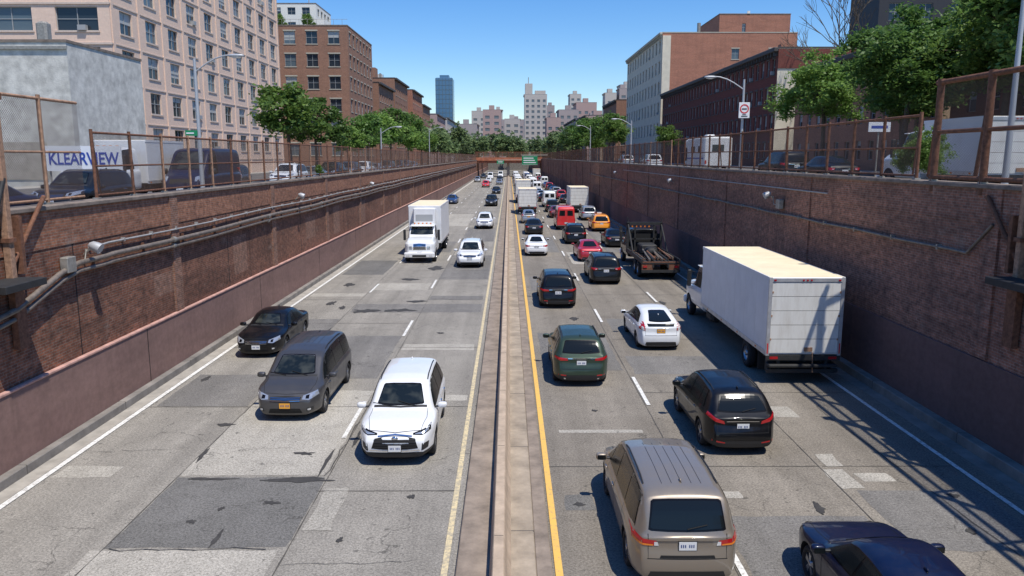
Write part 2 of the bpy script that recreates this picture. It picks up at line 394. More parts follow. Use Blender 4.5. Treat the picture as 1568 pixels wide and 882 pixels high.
SPECS = {
 'suv': dict(L=4.85, W=1.92, H=1.72, z0=.24, R=.37, ax=(.205, .80), wr=.73, rt=.80, ft=.74, rl=.10, fl=.14,
   top=[(0, .98), (.012, 1.08), (.045, 1.42), (.075, 1.60), (.12, 1.68), (.3, 1.72), (.5, 1.715), (.585, 1.66), (.62, 1.58), (.745, 1.13), (.77, 1.09), (.88, 1.04), (.95, .97), (.985, .88), (1, .76)],
   belt=[(0, 1.06), (.2, 1.09), (.5, 1.05), (.75, 1.0), (1, .95)], dlo=(.085, .135, .70, .60), pil=[(.235, .24), (.44, .435)], clad=.40, rails=True),
 'suv_small': dict(L=4.6, W=1.86, H=1.64, z0=.23, R=.355, ax=(.20, .80), wr=.72, rt=.78, ft=.74, rl=.12, fl=.12,
   top=[(0, .98), (.014, 1.06), (.07, 1.36), (.12, 1.54), (.17, 1.60), (.35, 1.64), (.5, 1.63), (.58, 1.57), (.62, 1.49), (.745, 1.08), (.77, 1.04), (.88, .99), (.95, .92), (.985, .84), (1, .72)],
   belt=[(0, 1.08), (.2, 1.08), (.5, 1.0), (.75, .95), (1, .9)], dlo=(.15, .19, .70, .60), pil=[(.27, .27), (.46, .455)], clad=.38, rails=True),
 'minivan': dict(L=5.05, W=1.96, H=1.74, z0=.2, R=.345, ax=(.19, .805), wr=.76, rt=.82, ft=.72, rl=.06, fl=.14,
   top=[(0, 1.0), (.01, 1.1), (.035, 1.44), (.06, 1.64), (.1, 1.71), (.3, 1.745), (.5, 1.73), (.62, 1.66), (.67, 1.57), (.81, 1.1), (.835, 1.04), (.91, .96), (.965, .86), (.99, .76), (1, .66)],
   belt=[(0, 1.04), (.2, 1.04), (.5, 1.0), (.75, .96), (1, .9)], dlo=(.07, .095, .785, .67), pil=[(.27, .28), (.50, .50), (.70, .665)], clad=0, rails=True),
 'sedan': dict(L=4.8, W=1.82, H=1.46, z0=.18, R=.33, ax=(.215, .795), wr=.69, rt=.78, ft=.72, rl=.08, fl=.12,
   top=[(0, .84), (.01, .95), (.03, 1.0), (.14, 1.02), (.165, 1.05), (.27, 1.33), (.33, 1.42), (.43, 1.455), (.52, 1.44), (.58, 1.37), (.71, .98), (.74, .94), (.86, .88), (.95, .79), (.985, .72), (1, .62)],
   belt=[(0, .96), (.3, .97), (.5, .94), (.75, .89), (1, .8)], dlo=(.215, .30, .675, .575), pil=[(.30, .325), (.46, .455)], clad=0, rails=False),
 'hatch': dict(L=4.5, W=1.76, H=1.5, z0=.18, R=.32, ax=(.18, .79), wr=.70, rt=.82, ft=.72, rl=.06, fl=.12,
   top=[(0, .92), (.008, 1.04), (.03, 1.12), (.1, 1.22), (.2, 1.36), (.33, 1.47), (.44, 1.495), (.54, 1.46), (.6, 1.37), (.77, .98), (.80, .93), (.9, .85), (.96, .76), (.985, .7), (1, .6)],
   belt=[(0, 1.0), (.3, .98), (.5, .93), (.75, .87), (1, .8)], dlo=(.14, .24, .735, .6), pil=[(.24, .27), (.45, .445)], clad=0, rails=False),
 'van': dict(L=5.6, W=2.05, H=2.45, z0=.28, R=.36, ax=(.2, .80), wr=.84, rt=.93, ft=.76, rl=.03, fl=.10,
   top=[(0, 2.2), (.008, 2.36), (.03, 2.42), (.2, 2.45), (.62, 2.44), (.70, 2.36), (.74, 2.2), (.86, 1.36), (.885, 1.28), (.95, 1.15), (.985, 1.0), (1, .85)],
   belt=[(0, 1.25), (.5, 1.25), (.8, 1.18), (1, 1.1)], dlo=(.60, .60, .82, .735), pil=[], clad=.45, rails=False),
 'cab': dict(L=3.7, W=2.25, H=2.65, z0=.62, R=.5, ax=(-1, .70), wr=.84, rt=.97, ft=.70, rl=0, fl=.12,
   top=[(0, 2.55), (.02, 2.62), (.2, 2.65), (.38, 2.6), (.42, 2.52), (.53, 1.86), (.56, 1.80), (.75, 1.72), (.92, 1.58), (.975, 1.42), (1, 1.2)],
   belt=[(0, 1.6), (.5, 1.55), (.8, 1.5), (1, 1.4)], dlo=(.16, .16, .50, .41), pil=[], clad=0, rails=False),
}
CACHE = {}
def build_car(key, front='generic', rear='generic', lod=2):
    ck = (key, front, rear, lod)
    if ck in CACHE: return CACHE[ck]
    S = SPECS[key]; L, W, H, z0, R = S['L'], S['W'], S['H'], S['z0'], S['R']; hw = W/2
    top = lambda y: prof(S['top'], y/L); belt = lambda y: min(prof(S['belt'], y/L), top(y))
    ts = sorted(set([0, .006, .03, .07, .10, .15, .2, .25, .3, .36, .42, .48, .54, .6, .66, .72, .78, .84, .88, .92, .96, .985, .995, 1]+[round(p[0], 3) for p in S['top']]))
    t2 = [ts[0]]
    for t in ts[1:]:
        if t-t2[-1] > .005 or t == 1: t2.append(t)
    gmax = max(.3, H-1.05) if key not in ('van', 'cab') else H-S['belt'][0][1]
    secs = []
    for t in t2:
        y = t*L; zt = top(y); zb = belt(y)
        dr = min(t/.12, 1); df = min((1-t)/.17, 1)
        wv = hw*(1-(1-S['rt'])*(1-dr)**2.4)*(1-(1-S['ft'])*(1-df)**2.2)
        for a in S['ax']:
            if a > 0: wv *= 1+.014*math.exp(-((t-a)/.06)**2)
        g = max(0, min(1, (zt-zb)/gmax)); g5 = g**.8
        xe = wv*.80*(1-g5)+min(hw*S['wr'], wv*.95)*g5
        hz = max(zb-z0, .2)
        r = [(0, z0), (wv*.8, z0), (wv*.95, z0+.04), (wv*.985, z0+.2*min(1, hz/.5)), (wv*.985, z0+hz*.58), (wv, z0+hz*.74), (wv*.985, zb-.09), (wv*.962, zb-.035), (wv*.93, zb-.012+.03*g)]
        x9, z9 = xe, zt-.006-.075*g
        r.append(((r[-1][0]+x9)/2+.012*g, (r[-1][1]+z9)/2)); r.append((x9, z9)); r.append((xe-.09, zt-.018*g)); r.append((xe*.5, zt+.010)); r.append((0, zt+.018))
        row = []
        for x, z in r:
            yy = y
            if t < .12: yy += S['rl']*sstep((z-.62)/.12)*(1-t/.12)+.05*sstep((.42-z)/.2)*(1-t/.12)
            if t > .88: yy -= S['fl']*sstep((z-.60)/.3)*(1-(1-t)/.12)+.08*sstep((.38-z)/.2)*(1-(1-t)/.12)
            row.append((x, yy, z))
        secs.append(row)
    bm = bmesh.new(); nr = len(secs[0]); full = []
    for row in secs:
        vs = [bm.verts.new(p) for p in row]
        lv = [vs[0]]+[bm.verts.new((-p[0], p[1], p[2])) for p in row[1:-1]]+[vs[-1]]
        full.append((vs, lv))
    for (a, al), (b2, bl) in zip(full, full[1:]):
        for k in range(nr-1):
            bm.faces.new((a[k], a[k+1], b2[k+1], b2[k]))
            bm.faces.new((al[k+1], al[k], bl[k], bl[k+1]))
    for idx in (0, -1):
        a, al = full[idx]; sgn = -1 if idx == 0 else 1
        cen = [a[0]]
        for k in range(1, nr-1): cen.append(bm.verts.new((0, a[k].co.y+sgn*.045, a[k].co.z)))
        cen.append(a[-1])
        for k in range(nr-1):
            for side in (a, al):
                qq = []
                for v in [side[k], side[k+1], cen[k+1], cen[k]]:
                    if v not in qq: qq.append(v)
                if len(qq) >= 3:
                    try: bm.faces.new(qq)
                    except ValueError: pass
    bmesh.ops.recalc_face_normals(bm, faces=bm.faces)
    me = bpy.data.meshes.new('t'); bm.to_mesh(me); bm.free()
    me.materials.append(None); me.materials.append(MATS['wheelwell']); me.materials.append(MATS['darkplastic'])
    o = bpy.data.objects.new('t', me); COL.objects.link(o)
    md = o.modifiers.new('s', 'SUBSURF'); md.levels = lod; md.render_levels = lod
    dg = bpy.context.evaluated_depsgraph_get(); dg.update()
    me1 = bpy.data.meshes.new_from_object(o.evaluated_get(dg))
    bm = bmesh.new(); bm.from_mesh(me1); bvh = BVHTree.FromBMesh(bm); bm.free()
    o.modifiers.clear(); o.data = me1
    cuts = []
    for a in S['ax']:
        if a < 0: continue
        bm = bmesh.new()
        bmesh.ops.create_cone(bm, cap_ends=True, segments=36, radius1=R+.055, radius2=R+.055, depth=W+1, matrix=Matrix.Translation((0, a*L, R+.01)) @ Matrix.Rotation(math.pi/2, 4, 'Y'))
        cm = bpy.data.meshes.new('c'); bm.to_mesh(cm); bm.free(); cm.materials.append(MATS['wheelwell'])
        c = bpy.data.objects.new('c', cm); COL.objects.link(c); cuts.append(c)
        md = o.modifiers.new('b', 'BOOLEAN'); md.operation = 'DIFFERENCE'; md.object = c; md.solver = 'EXACT'
        try: md.material_mode = 'TRANSFER'
        except Exception: pass
    dg = bpy.context.evaluated_depsgraph_get(); dg.update()
    me2 = bpy.data.meshes.new_from_object(o.evaluated_get(dg))
    if len(me2.polygons) < 100: me2 = me1
    for c in cuts: bpy.data.objects.remove(c)
    bpy.data.objects.remove(o)
    bm = bmesh.new(); bm.from_mesh(me2)
    for e in bm.edges:
        if len(e.link_faces) == 2 and e.calc_face_angle(0) > .7: e.smooth = False
    for f in bm.faces:
        f.smooth = True
        if f.material_index == 0 and S['clad'] and f.calc_center_median().z < S['clad']: f.material_index = 2
        if f.material_index == 0 and f.calc_center_median().z < z0+.03: f.material_index = 2
    bm.to_mesh(me2); bm.free(); me2.name = key+'_body'; me2['paint'] = 0

    F = MB()
    def cast(a, b3, ax):
        if ax == 'x': og, d = Vector((3, a, b3)), Vector((-1, 0, 0))
        elif ax == 'f': og, d = Vector((a, L+2, b3)), Vector((0, -1, 0))
        elif ax == 'r': og, d = Vector((a, -2, b3)), Vector((0, 1, 0))
        else: og, d = Vector((a, b3, 5)), Vector((0, 0, -1))
        h = bvh.ray_cast(og, d)
        if h[0] is None: return None
        n = h[1]
        if n.dot(d) > 0: n = -n
        return h[0], n
    def patch(bot, tp, ax, mat, off=.006, nv=3, sym=True, nu=3):
        def dens(pl):
            o2 = []
            for p, q in zip(pl, pl[1:]):
                for i in range(nu): o2.append((p[0]+(q[0]-p[0])*i/nu, p[1]+(q[1]-p[1])*i/nu))
            o2.append(pl[-1]); return o2
        bo, to = dens(bot), dens(tp)
        rows = []
        for j in range(nv+1):
            v = j/nv; row = []
            for p, q in zip(bo, to):
                h = cast(p[0]*(1-v)+q[0]*v, p[1]*(1-v)+q[1]*v, ax)
                row.append(None if h is None else h[0]+h[1]*off)
            rows.append(row)
        for j in range(nv):
            for i in range(len(bo)-1):
                q = [rows[j][i], rows[j][i+1], rows[j+1][i+1], rows[j+1][i]]
                if any(p is None for p in q): continue
                if max((q[0]-q[2]).length, (q[1]-q[3]).length) > 1.2: continue
                F.face(q, mat, True)
                if sym: F.face([(-p.x, p.y, p.z) for p in reversed(q)], mat, True)
    a0b, a0t, a1b, a1t = [v*L for v in S['dlo']]
    def side(y0b, y0t, y1b, y1t, lo, hi, mat, off):
        n = 10 if lod > 1 else 5; bo = []; to = []
        for i in range(n+1):
            u = i/n; yb = y0b+(y1b-y0b)*u; yt = y0t+(y1t-y0t)*u
            bo.append((yb, belt(yb)+lo)); to.append((yt, max(top(yt)-hi, belt(yb)+lo+.01)))
        patch(bo, to, 'x', mat, off, 4, True, 1)
    side(a0b, a0t, a1b, a1t, .035, .095, 'blackgloss', .004)
    ed = [(a0b, a0t)]+[(p[0]*L, p[1]*L) for p in S['pil']]+[(a1b, a1t)]
    for (b0, t0), (b1, t1) in zip(ed, ed[1:]):
        side(b0+.035, t0+.03, b1-.035, t1-.03, .06, .12, 'side_glass', .009)
    fr = {'suv': (.735, .60), 'suv_small': (.735, .595), 'minivan': (.80, .645), 'sedan': (.70, .565), 'hatch': (.76, .585), 'van': (.85, .715), 'cab': (.525, .415)}[key]
    zlo, zhi = top(fr[0]*L)+.03, top(fr[1]*L)-.01
    def halfw(z, d):
        h = cast(0, z, d)
        if h is None: return hw*.6
        y = h[0].y
        s = bvh.ray_cast(Vector((3, y+(.02 if d == 'r' else -.02), z-.01)), Vector((-1, 0, 0)))
        return s[0].x if s[0] else hw*.6
    def screen(zl, zh, d, mat, m1=.05):
        bw, tw = halfw(zl+.03, d), halfw(zh-.05, d)
        bw = min(bw, hw*.9)
        for (mm, mt, of) in ((m1*.45, 'blackgloss', .004), (m1, mat, .009)):
            e = mm-.02
            wb, wt = bw-mm, tw-mm
            patch([(-wb, zl+e+.02), (-wb*.93, zl+e), (-wb*.5, zl+e-.015), (0, zl+e-.02), (wb*.5, zl+e-.015), (wb*.93, zl+e), (wb, zl+e+.02)], [(-wt, zh-e-.04), (-wt*.93, zh-e-.012), (-wt*.5, zh-e), (0, zh-e), (wt*.5, zh-e), (wt*.93, zh-e-.012), (wt, zh-e-.04)], d, mt, of, 6, False, 2)
    screen(zlo, zhi, 'f', 'windshield')
    if key != 'cab':
        rw = {'suv': (1.10, 1.60), 'suv_small': (1.12, 1.52), 'minivan': (1.10, 1.62), 'sedan': (1.07, 1.40), 'hatch': (1.14, 1.44), 'van': (1.5, 2.05)}[key]
        if key == 'van':
            for sx in (-1, 1):
                patch([(sx*.12, 1.5), (sx*.72, 1.5)], [(sx*.12, 2.05), (sx*.68, 2.05)], 'r', 'glass', .008, 4, False, 3)
        else: screen(rw[0], rw[1], 'r', 'glass', .06)
        if key == 'hatch':
            patch([(-.5, .98), (.5, .98)], [(-.56, 1.08), (.56, 1.08)], 'r', 'glass', .008, 2, False, 6)
    else:
        patch([(-.5, 1.9), (.5, 1.9)], [(-.5, 2.3), (.5, 2.3)], 'r', 'glass', .008, 2, False, 4)
    def vline(y, za, zb2, dy=0, wd=.012):
        patch([(y, za), (y+wd, za)], [(y+dy, zb2), (y+dy+wd, zb2)], 'x', 'seam', .003, 8, True, 1)
    def hline(pts, wd, ax, mat='seam', off=.003, sym=True):
        patch(pts, [(p[0], p[1]+wd) for p in pts], ax, mat, off, 1, sym, 4)
    zs = z0+.12
    if key in ('suv', 'suv_small', 'sedan', 'hatch', 'minivan'):
        for (pb, pt) in S['pil'][-2:] if key != 'minivan' else S['pil'][:3]:
            vline(pb*L, zs, belt(pb*L)+.02)
        vline(S['dlo'][2]*L-.02, zs, belt(S['dlo'][2]*L)-.02)
        y0, y1 = S['pil'][0][0]*L, S['dlo'][2]*L
        hline([(y0, zs), ((y0+y1)/2, zs), (y1, zs)], .012, 'x')
        for pb, pt in S['pil'][-2:]:
            yh = pb*L; zh = belt(yh)-.14
            h = cast(yh+.14, zh, 'x')
            if h:
                x = h[0].x
                for sx in (-1, 1): F.box(sx*(x-.01), sx*(x+.028), yh+.06, yh+.24, zh-.014, zh+.014, 'PAINT' if key != 'suv' else 'chrome', None, .008)
        hy0, hy1 = fr[0]*L+.05, .955*L
        patch([(hw*.74, hy0), (hw*.76, (hy0+hy1)/2), (hw*.66, hy1)], [(hw*.74+.012, hy0), (hw*.76+.012, (hy0+hy1)/2), (hw*.66+.012, hy1)], 'z', 'seam', .003, 1, True, 5)
        patch([(-hw*.66, hy1), (0, hy1+.06), (hw*.66, hy1)], [(-hw*.66, hy1+.012), (0, hy1+.072), (hw*.66, hy1+.012)], 'z', 'seam', .003, 1, False, 5)
        patch([(-hw*.72, hy0-.09), (0, hy0-.03), (hw*.72, hy0-.09)], [(-hw*.72, hy0-.02), (0, hy0+.03), (hw*.72, hy0-.02)], 'z', 'darkplastic', .004, 1, False, 6)
        for wx in (-.42, .22):
            h1 = cast(wx, hy0-.02, 'z'); h2 = cast(wx+.50, hy0-.16, 'z')
            if h1 and h2: F.tube([h1[0]+h1[1]*.02, h2[0]+h2[1]*.02], .01, 'seam', 5)
        if key != 'sedan':
            patch([(hw*.70, .62), (hw*.705, .62)], [(hw*.70, 1.06), (hw*.705+.01, 1.06)], 'r', 'seam', .003, 6, True, 1)
        hline([(-hw*.72, .62), (0, .62), (hw*.72, .62)], .014, 'r', sym=False)
    if key != 'cab':
        patch([(-hw*.72, z0+.03), (0, z0+.03), (hw*.72, z0+.03)], [(-hw*.66, z0+.19), (0, z0+.2), (hw*.66, z0+.19)], 'r', 'darkplastic', .006, 2, False, 5)
    if key == 'cab':
        for sx in (-1, 1):
            F.tube([(sx*.95, .52*L, 2.2), (sx*1.22, .55*L, 2.2)], .015, 'darkplastic', 6); F.tube([(sx*.95, .52*L, 1.6), (sx*1.22, .55*L, 1.6)], .015, 'darkplastic', 6)
            F.box(sx*1.17, sx*1.35, .53*L, .56*L, 1.5, 2.28, 'darkplastic', None, .02)
    else:
        ym = (S['dlo'][2]-.02)*L if key != 'minivan' else .735*L; zm = belt(ym)+.09
        sc = 1.5 if key == 'van' else 1
        for sx in (-1, 1):
            F.ell((sx*(hw+.11), ym-.02, zm+(.12 if key == 'van' else 0)), (.125, .075*sc, .078*sc), 'PAINT' if key != 'van' else 'darkplastic', .65)
            F.box(sx*(hw-.12), sx*(hw+.05), ym-.04, ym+.03, zm-.06, zm-.02, 'darkplastic', None, .01)
            F.box(sx*(hw+.02), sx*(hw+.2), ym-.105, ym-.092, zm-.05, zm+.05, 'glass')
    if S['rails']:
        for sx in (-1, 1):
            pts = []
            for i in range(7):
                y = (.16+.40*i/6)*L; h = cast(hw*(S['wr']-.07), y, 'z')
                if h: pts.append((sx*hw*(S['wr']-.07), y, h[0].z+(.035 if 0 < i < 6 else 0)))
            if len(pts) > 3: F.tube(pts, .017, 'darkplastic', 6)
        if key == 'minivan':
            for i in range(5):
                x = (-.36+.18*i)
                patch([(x, .14*L), (x+.009, .14*L)], [(x, .55*L), (x+.009, .55*L)], 'z', 'darkplastic', .004, 6, False, 1)
    h = cast(0, .16*L if key != 'sedan' else .34*L, 'z')
    if h and key not in ('cab', 'van'): F.ell((0, h[0].y, h[0].z+.02), (.02, .07, .04), 'PAINT', 1, 8, 6)
    def plate(ax, z, mat='plate', w=.155, hgt=.078):
        hh = cast(0, z, ax)
        if not hh: return
        y = hh[0].y; s = 1 if ax == 'f' else -1
        F.box(-w-.012, w+.012, y-s*.03, y+s*.012, z-hgt-.01, z+hgt+.01, 'darkplastic')
        F.box(-w, w, y, y+s*.018, z-hgt, z+hgt, mat)
        for i in range(7):
            if i == 3: continue
            xx = -w*.8+i*w*.235
            F.box(xx, xx+w*.12, y, y+s*.021, z-hgt*.35, z+hgt*.35, 'plate_ink')
    fx = lambda L_: [(x*hw, z) for x, z in L_]
    if front == 'bigsuv':
        patch(fx([(.46, .80), (.70, .79), (.90, .86)]), fx([(.46, .835), (.70, .90), (.90, .97)]), 'f', 'blackgloss', .005, 3)
        patch(fx([(.52, .815), (.70, .81), (.85, .87)]), fx([(.52, .825), (.70, .86), (.85, .92)]), 'f', 'headlamp', .010, 3)
        patch(fx([(-.60, .50), (-.3, .47), (0, .47), (.3, .47), (.60, .50)]), fx([(-.52, .73), (-.3, .77), (0, .78), (.3, .77), (.52, .73)]), 'f', 'seam', .006, 3, False)
        patch(fx([(-.66, .44), (-.3, .42), (0, .42), (.3, .42), (.66, .44)]), fx([(-.62, .47), (-.3, .45), (0, .45), (.3, .45), (.62, .47)]), 'f', 'chrome', .012, 1, False)
        patch(fx([(-.44, .76), (0, .79), (.44, .76)]), fx([(-.44, .785), (0, .82), (.44, .785)]), 'f', 'chrome', .010, 1, False)
        patch(fx([(-.6, .28), (0, .27), (.6, .28)]), fx([(-.5, .36), (0, .36), (.5, .36)]), 'f', 'darkplastic', .006, 1, False)
        patch(fx([(.68, .44), (.84, .47)]), fx([(.7, .62), (.86, .62)]), 'f', 'darkplastic', .006, 2)
        for i in range(4):
            z = .53+i*.055
            patch(fx([(-.54, z), (0, z), (.54, z)]), fx([(-.54, z+.012), (0, z+.012), (.54, z+.012)]), 'f', 'darkplastic', .016, 1, False)
        hh = cast(0, .73, 'f')
        if hh: F.ell((0, hh[0].y, .73), (.085, .03, .06), 'chrome', 1, 14, 8)
        plate('f', .50)
    elif front == 'cab':
        patch(fx([(-.42, .95), (0, .95), (.42, .95)]), fx([(-.40, 1.38), (0, 1.42), (.40, 1.38)]), 'f', 'chrome', .006, 2, False)
        for i in range(7):
            z = .99+i*.055
            patch(fx([(-.37, z), (0, z), (.37, z)]), fx([(-.37, z+.034), (0, z+.034), (.37, z+.034)]), 'f', 'seam', .014, 1, False)
        patch(fx([(.48, .98), (.66, .98)]), fx([(.50, 1.22), (.68, 1.2)]), 'f', 'headlamp', .012, 2)
        y = L+.02
        F.box(-1.1, 1.1, y-.2, y+.12, .42, .78, 'truck_white', None, .05)
        F.box(-.5, .5, y+.1, y+.13, .48, .62, 'seam'); plate('f', .7)
        for sx in (-1, 1): F.box(sx*.7, sx*.95, y+.1, y+.13, .5, .64, 'lampclear')
        for i in range(5): F.box(-.6+i*.3-.05, -.6+i*.3+.05, .30*L, .33*L, 2.64, 2.72, 'amber')
        F.box(-.92, .92, .41*L, .50*L, 2.50, 2.54, 'PAINT', None, .015)
    elif front == 'van':
        patch(fx([(.62, .92), (.9, .95)]), fx([(.60, 1.12), (.86, 1.2)]), 'f', 'headlamp', .008, 3)
        patch(fx([(-.5, .8), (0, .8), (.5, .8)]), fx([(-.5, 1.02), (0, 1.04), (.5, 1.02)]), 'f', 'seam', .006, 2, False); plate('f', .55)
    else:
        zt = {'minivan': .70, 'sedan': .64, 'hatch': .66, 'suv': .84, 'suv_small': .78}.get(key, .8)
        patch(fx([(.50, zt-.02), (.70, zt-.03), (.92, zt+.05)]), fx([(.52, zt+.07), (.70, zt+.12), (.88, zt+.17)]), 'f', 'headlamp', .007, 4)
        patch(fx([(.60, zt), (.70, zt)]), fx([(.60, zt+.07), (.70, zt+.09)]), 'f', 'blackgloss', .011, 2)
        patch(fx([(-.44, zt-.08), (0, zt-.10), (.44, zt-.08)]), fx([(-.47, zt+.04), (0, zt+.06), (.47, zt+.04)]), 'f', 'seam', .006, 2, False)
        for i in range(3):
            z = zt-.06+i*.035
            patch(fx([(-.44, z), (0, z-.01), (.44, z)]), fx([(-.44, z+.012), (0, z+.004), (.44, z+.012)]), 'f', 'chrome', .013, 1, False)
        patch(fx([(-.5, .28), (0, .27), (.5, .28)]), fx([(-.44, .42), (0, .43), (.44, .42)]), 'f', 'seam', .006, 2, False)
        patch(fx([(.62, .33), (.8, .36)]), fx([(.64, .45), (.8, .46)]), 'f', 'darkplastic', .006, 2)
        patch(fx([(.66, .37), (.74, .38)]), fx([(.66, .42), (.74, .43)]), 'f', 'lampclear', .01, 2)
        plate('f', zt-.19, 'plate_orange' if key == 'minivan' else 'plate')
    if rear == 'minivan':
        patch(fx([(.56, .86), (.8, .86), (.96, .90)]), fx([(.56, .95), (.8, .98), (.95, 1.04)]), 'r', 'taillamp', .008, 4)
        patch(fx([(.62, .86), (.8, .865), (.94, .9)]), fx([(.62, .885), (.8, .90), (.94, .94)]), 'r', 'amber', .012, 1)
        patch(fx([(.52, .86), (.60, .86)]), fx([(.54, .93), (.60, .93)]), 'r', 'lampclear', .010, 1)
        patch(fx([(-.55, .955), (0, .965), (.55, .955)]), fx([(-.55, .99), (0, 1.0), (.55, .99)]), 'r', 'PAINT', .02, 1, False)
        plate('r', .86); patch(fx([(-.5, .64), (0, .64), (.5, .64)]), fx([(-.48, .69), (0, .69), (.48, .69)]), 'r', 'seam', .004, 1, False)
    elif rear == 'wide':
        patch(fx([(.48, .90), (.75, .90), (.95, .96)]), fx([(.50, .97), (.75, 1.0), (.93, 1.03)]), 'r', 'taillamp', .008, 4)
        patch(fx([(-.48, .955), (0, .955), (.48, .955)]), fx([(-.48, .975), (0, .975), (.48, .975)]), 'r', 'chrome', .01, 1, False)
        plate('r', .82); patch(fx([(.55, .40), (.82, .42)]), fx([(.55, .44), (.82, .46)]), 'r', 'taillamp', .008, 2)
        for sx in (-1, 1): F.tube([(sx*.55, .02, .33), (sx*.55, .12, .33)], .045, 'chrome', 10)
    elif rear == 'swoop':
        patch(fx([(.50, .84), (.75, .90), (.95, 1.02)]), fx([(.52, .92), (.75, 1.0), (.90, 1.1)]), 'r', 'taillamp', .008, 4)
        patch(fx([(-.45, .90), (0, .91), (.45, .90)]), fx([(-.45, .915), (0, .925), (.45, .915)]), 'r', 'chrome', .012, 1, False)
        plate('r', .78); patch(fx([(.5, .36), (.84, .40)]), fx([(.5, .39), (.84, .45)]), 'r', 'taillamp', .008, 2)
    elif rear == 'hatch':
        patch(fx([(.70, .82), (.95, .86)]), fx([(.74, 1.12), (.92, 1.14)]), 'r', 'taillamp', .008, 4)
        patch(fx([(.74, .84), (.86, .86)]), fx([(.76, .92), (.88, .94)]), 'r', 'lampclear', .011, 1)
        plate('r', .80, 'plate_orange')
    elif rear == 'van':
        patch(fx([(.86, .95), (.97, .95)]), fx([(.86, 1.5), (.95, 1.5)]), 'r', 'taillamp', .008, 4)
        patch([(-.006, .5), (.006, .5)], [(-.006, 2.3), (.006, 2.3)], 'r', 'seam', .004, 8, False, 1); plate('r', .75)
        F.box(-.95, .95, -.1, .06, .38, .52, 'darkplastic', None, .03)
    elif rear == 'cab': pass
    else:
        zt = {'minivan': .95, 'sedan': .78, 'hatch': .85, 'suv': .95, 'suv_small': .92}.get(key, .9)
        patch(fx([(.55, zt-.03), (.75, zt-.05), (.95, zt-.02)]), fx([(.55, zt+.06), (.75, zt+.08), (.92, zt+.10)]), 'r', 'taillamp', .008, 4)
        patch(fx([(.58, zt-.01), (.68, zt-.02)]), fx([(.58, zt+.02), (.68, zt+.02)]), 'r', 'lampclear', .011, 1)
        patch(fx([(-.5, zt), (0, zt), (.5, zt)]), fx([(-.5, zt+.022), (0, zt+.022), (.5, zt+.022)]), 'r', 'chrome', .01, 1, False)
        plate('r', zt-.1 if key != 'sedan' else .68)
    if key in ('suv', 'suv_small', 'minivan'):
        h1 = cast(0, 1.13, 'r'); h2 = cast(.35, 1.2, 'r')
        if h1 and h2: F.tube([h1[0]+h1[1]*.025, h2[0]+h2[1]*.02], .012, 'seam', 5)
    zr = z0+.25
    F.box(-hw+.28, hw-.28, .1*L, .92*L, z0+.02, zr+.15, 'underbody')
    fm = F.mesh(key+'_fittings')
    CACHE[ck] = (me2, fm, S); return CACHE[ck]

def set_paint(o, me, pm):
    k = me.get('paint', -1)
    if k >= 0 and k < len(o.material_slots):
        o.material_slots[k].link = 'OBJECT'; o.material_slots[k].material = pm

def car(name, key, col, X, Y, away=True, z=0, front='generic', rear='generic', lod=None, yaw=0, extra=None, sc=1.0):
    S = SPECS[key]
    if lod is None: lod = 2 if Y < 45 else 1
    b, f, S = build_car(key, front, rear, lod)
    L = S['L']
    loc = (X, Y, z) if away else (X, Y+L*sc, z)
    e = empty(name, loc, (0 if away else math.pi)+yaw); e.scale = (sc, sc, sc)
    o = obj('body', b, e); set_paint(o, b, P[col]); o = obj('windows_lights_trim', f, e); set_paint(o, f, P[col])
    R = S['R']; wm = get_wheel(R)
    for a, an in zip(S['ax'], ('rear', 'front')):
        if a < 0: continue
        for sx, sn in ((1, 'right'), (-1, 'left')):
            w = obj('wheel_%s_%s' % (an, sn), wm, e, (sx*(S['W']/2-.145), a*L, R))
            if sx < 0: w.rotation_euler = (0, 0, math.pi)
    if extra: obj('roof_light', extra.mesh('roof_light'), e)
    return e

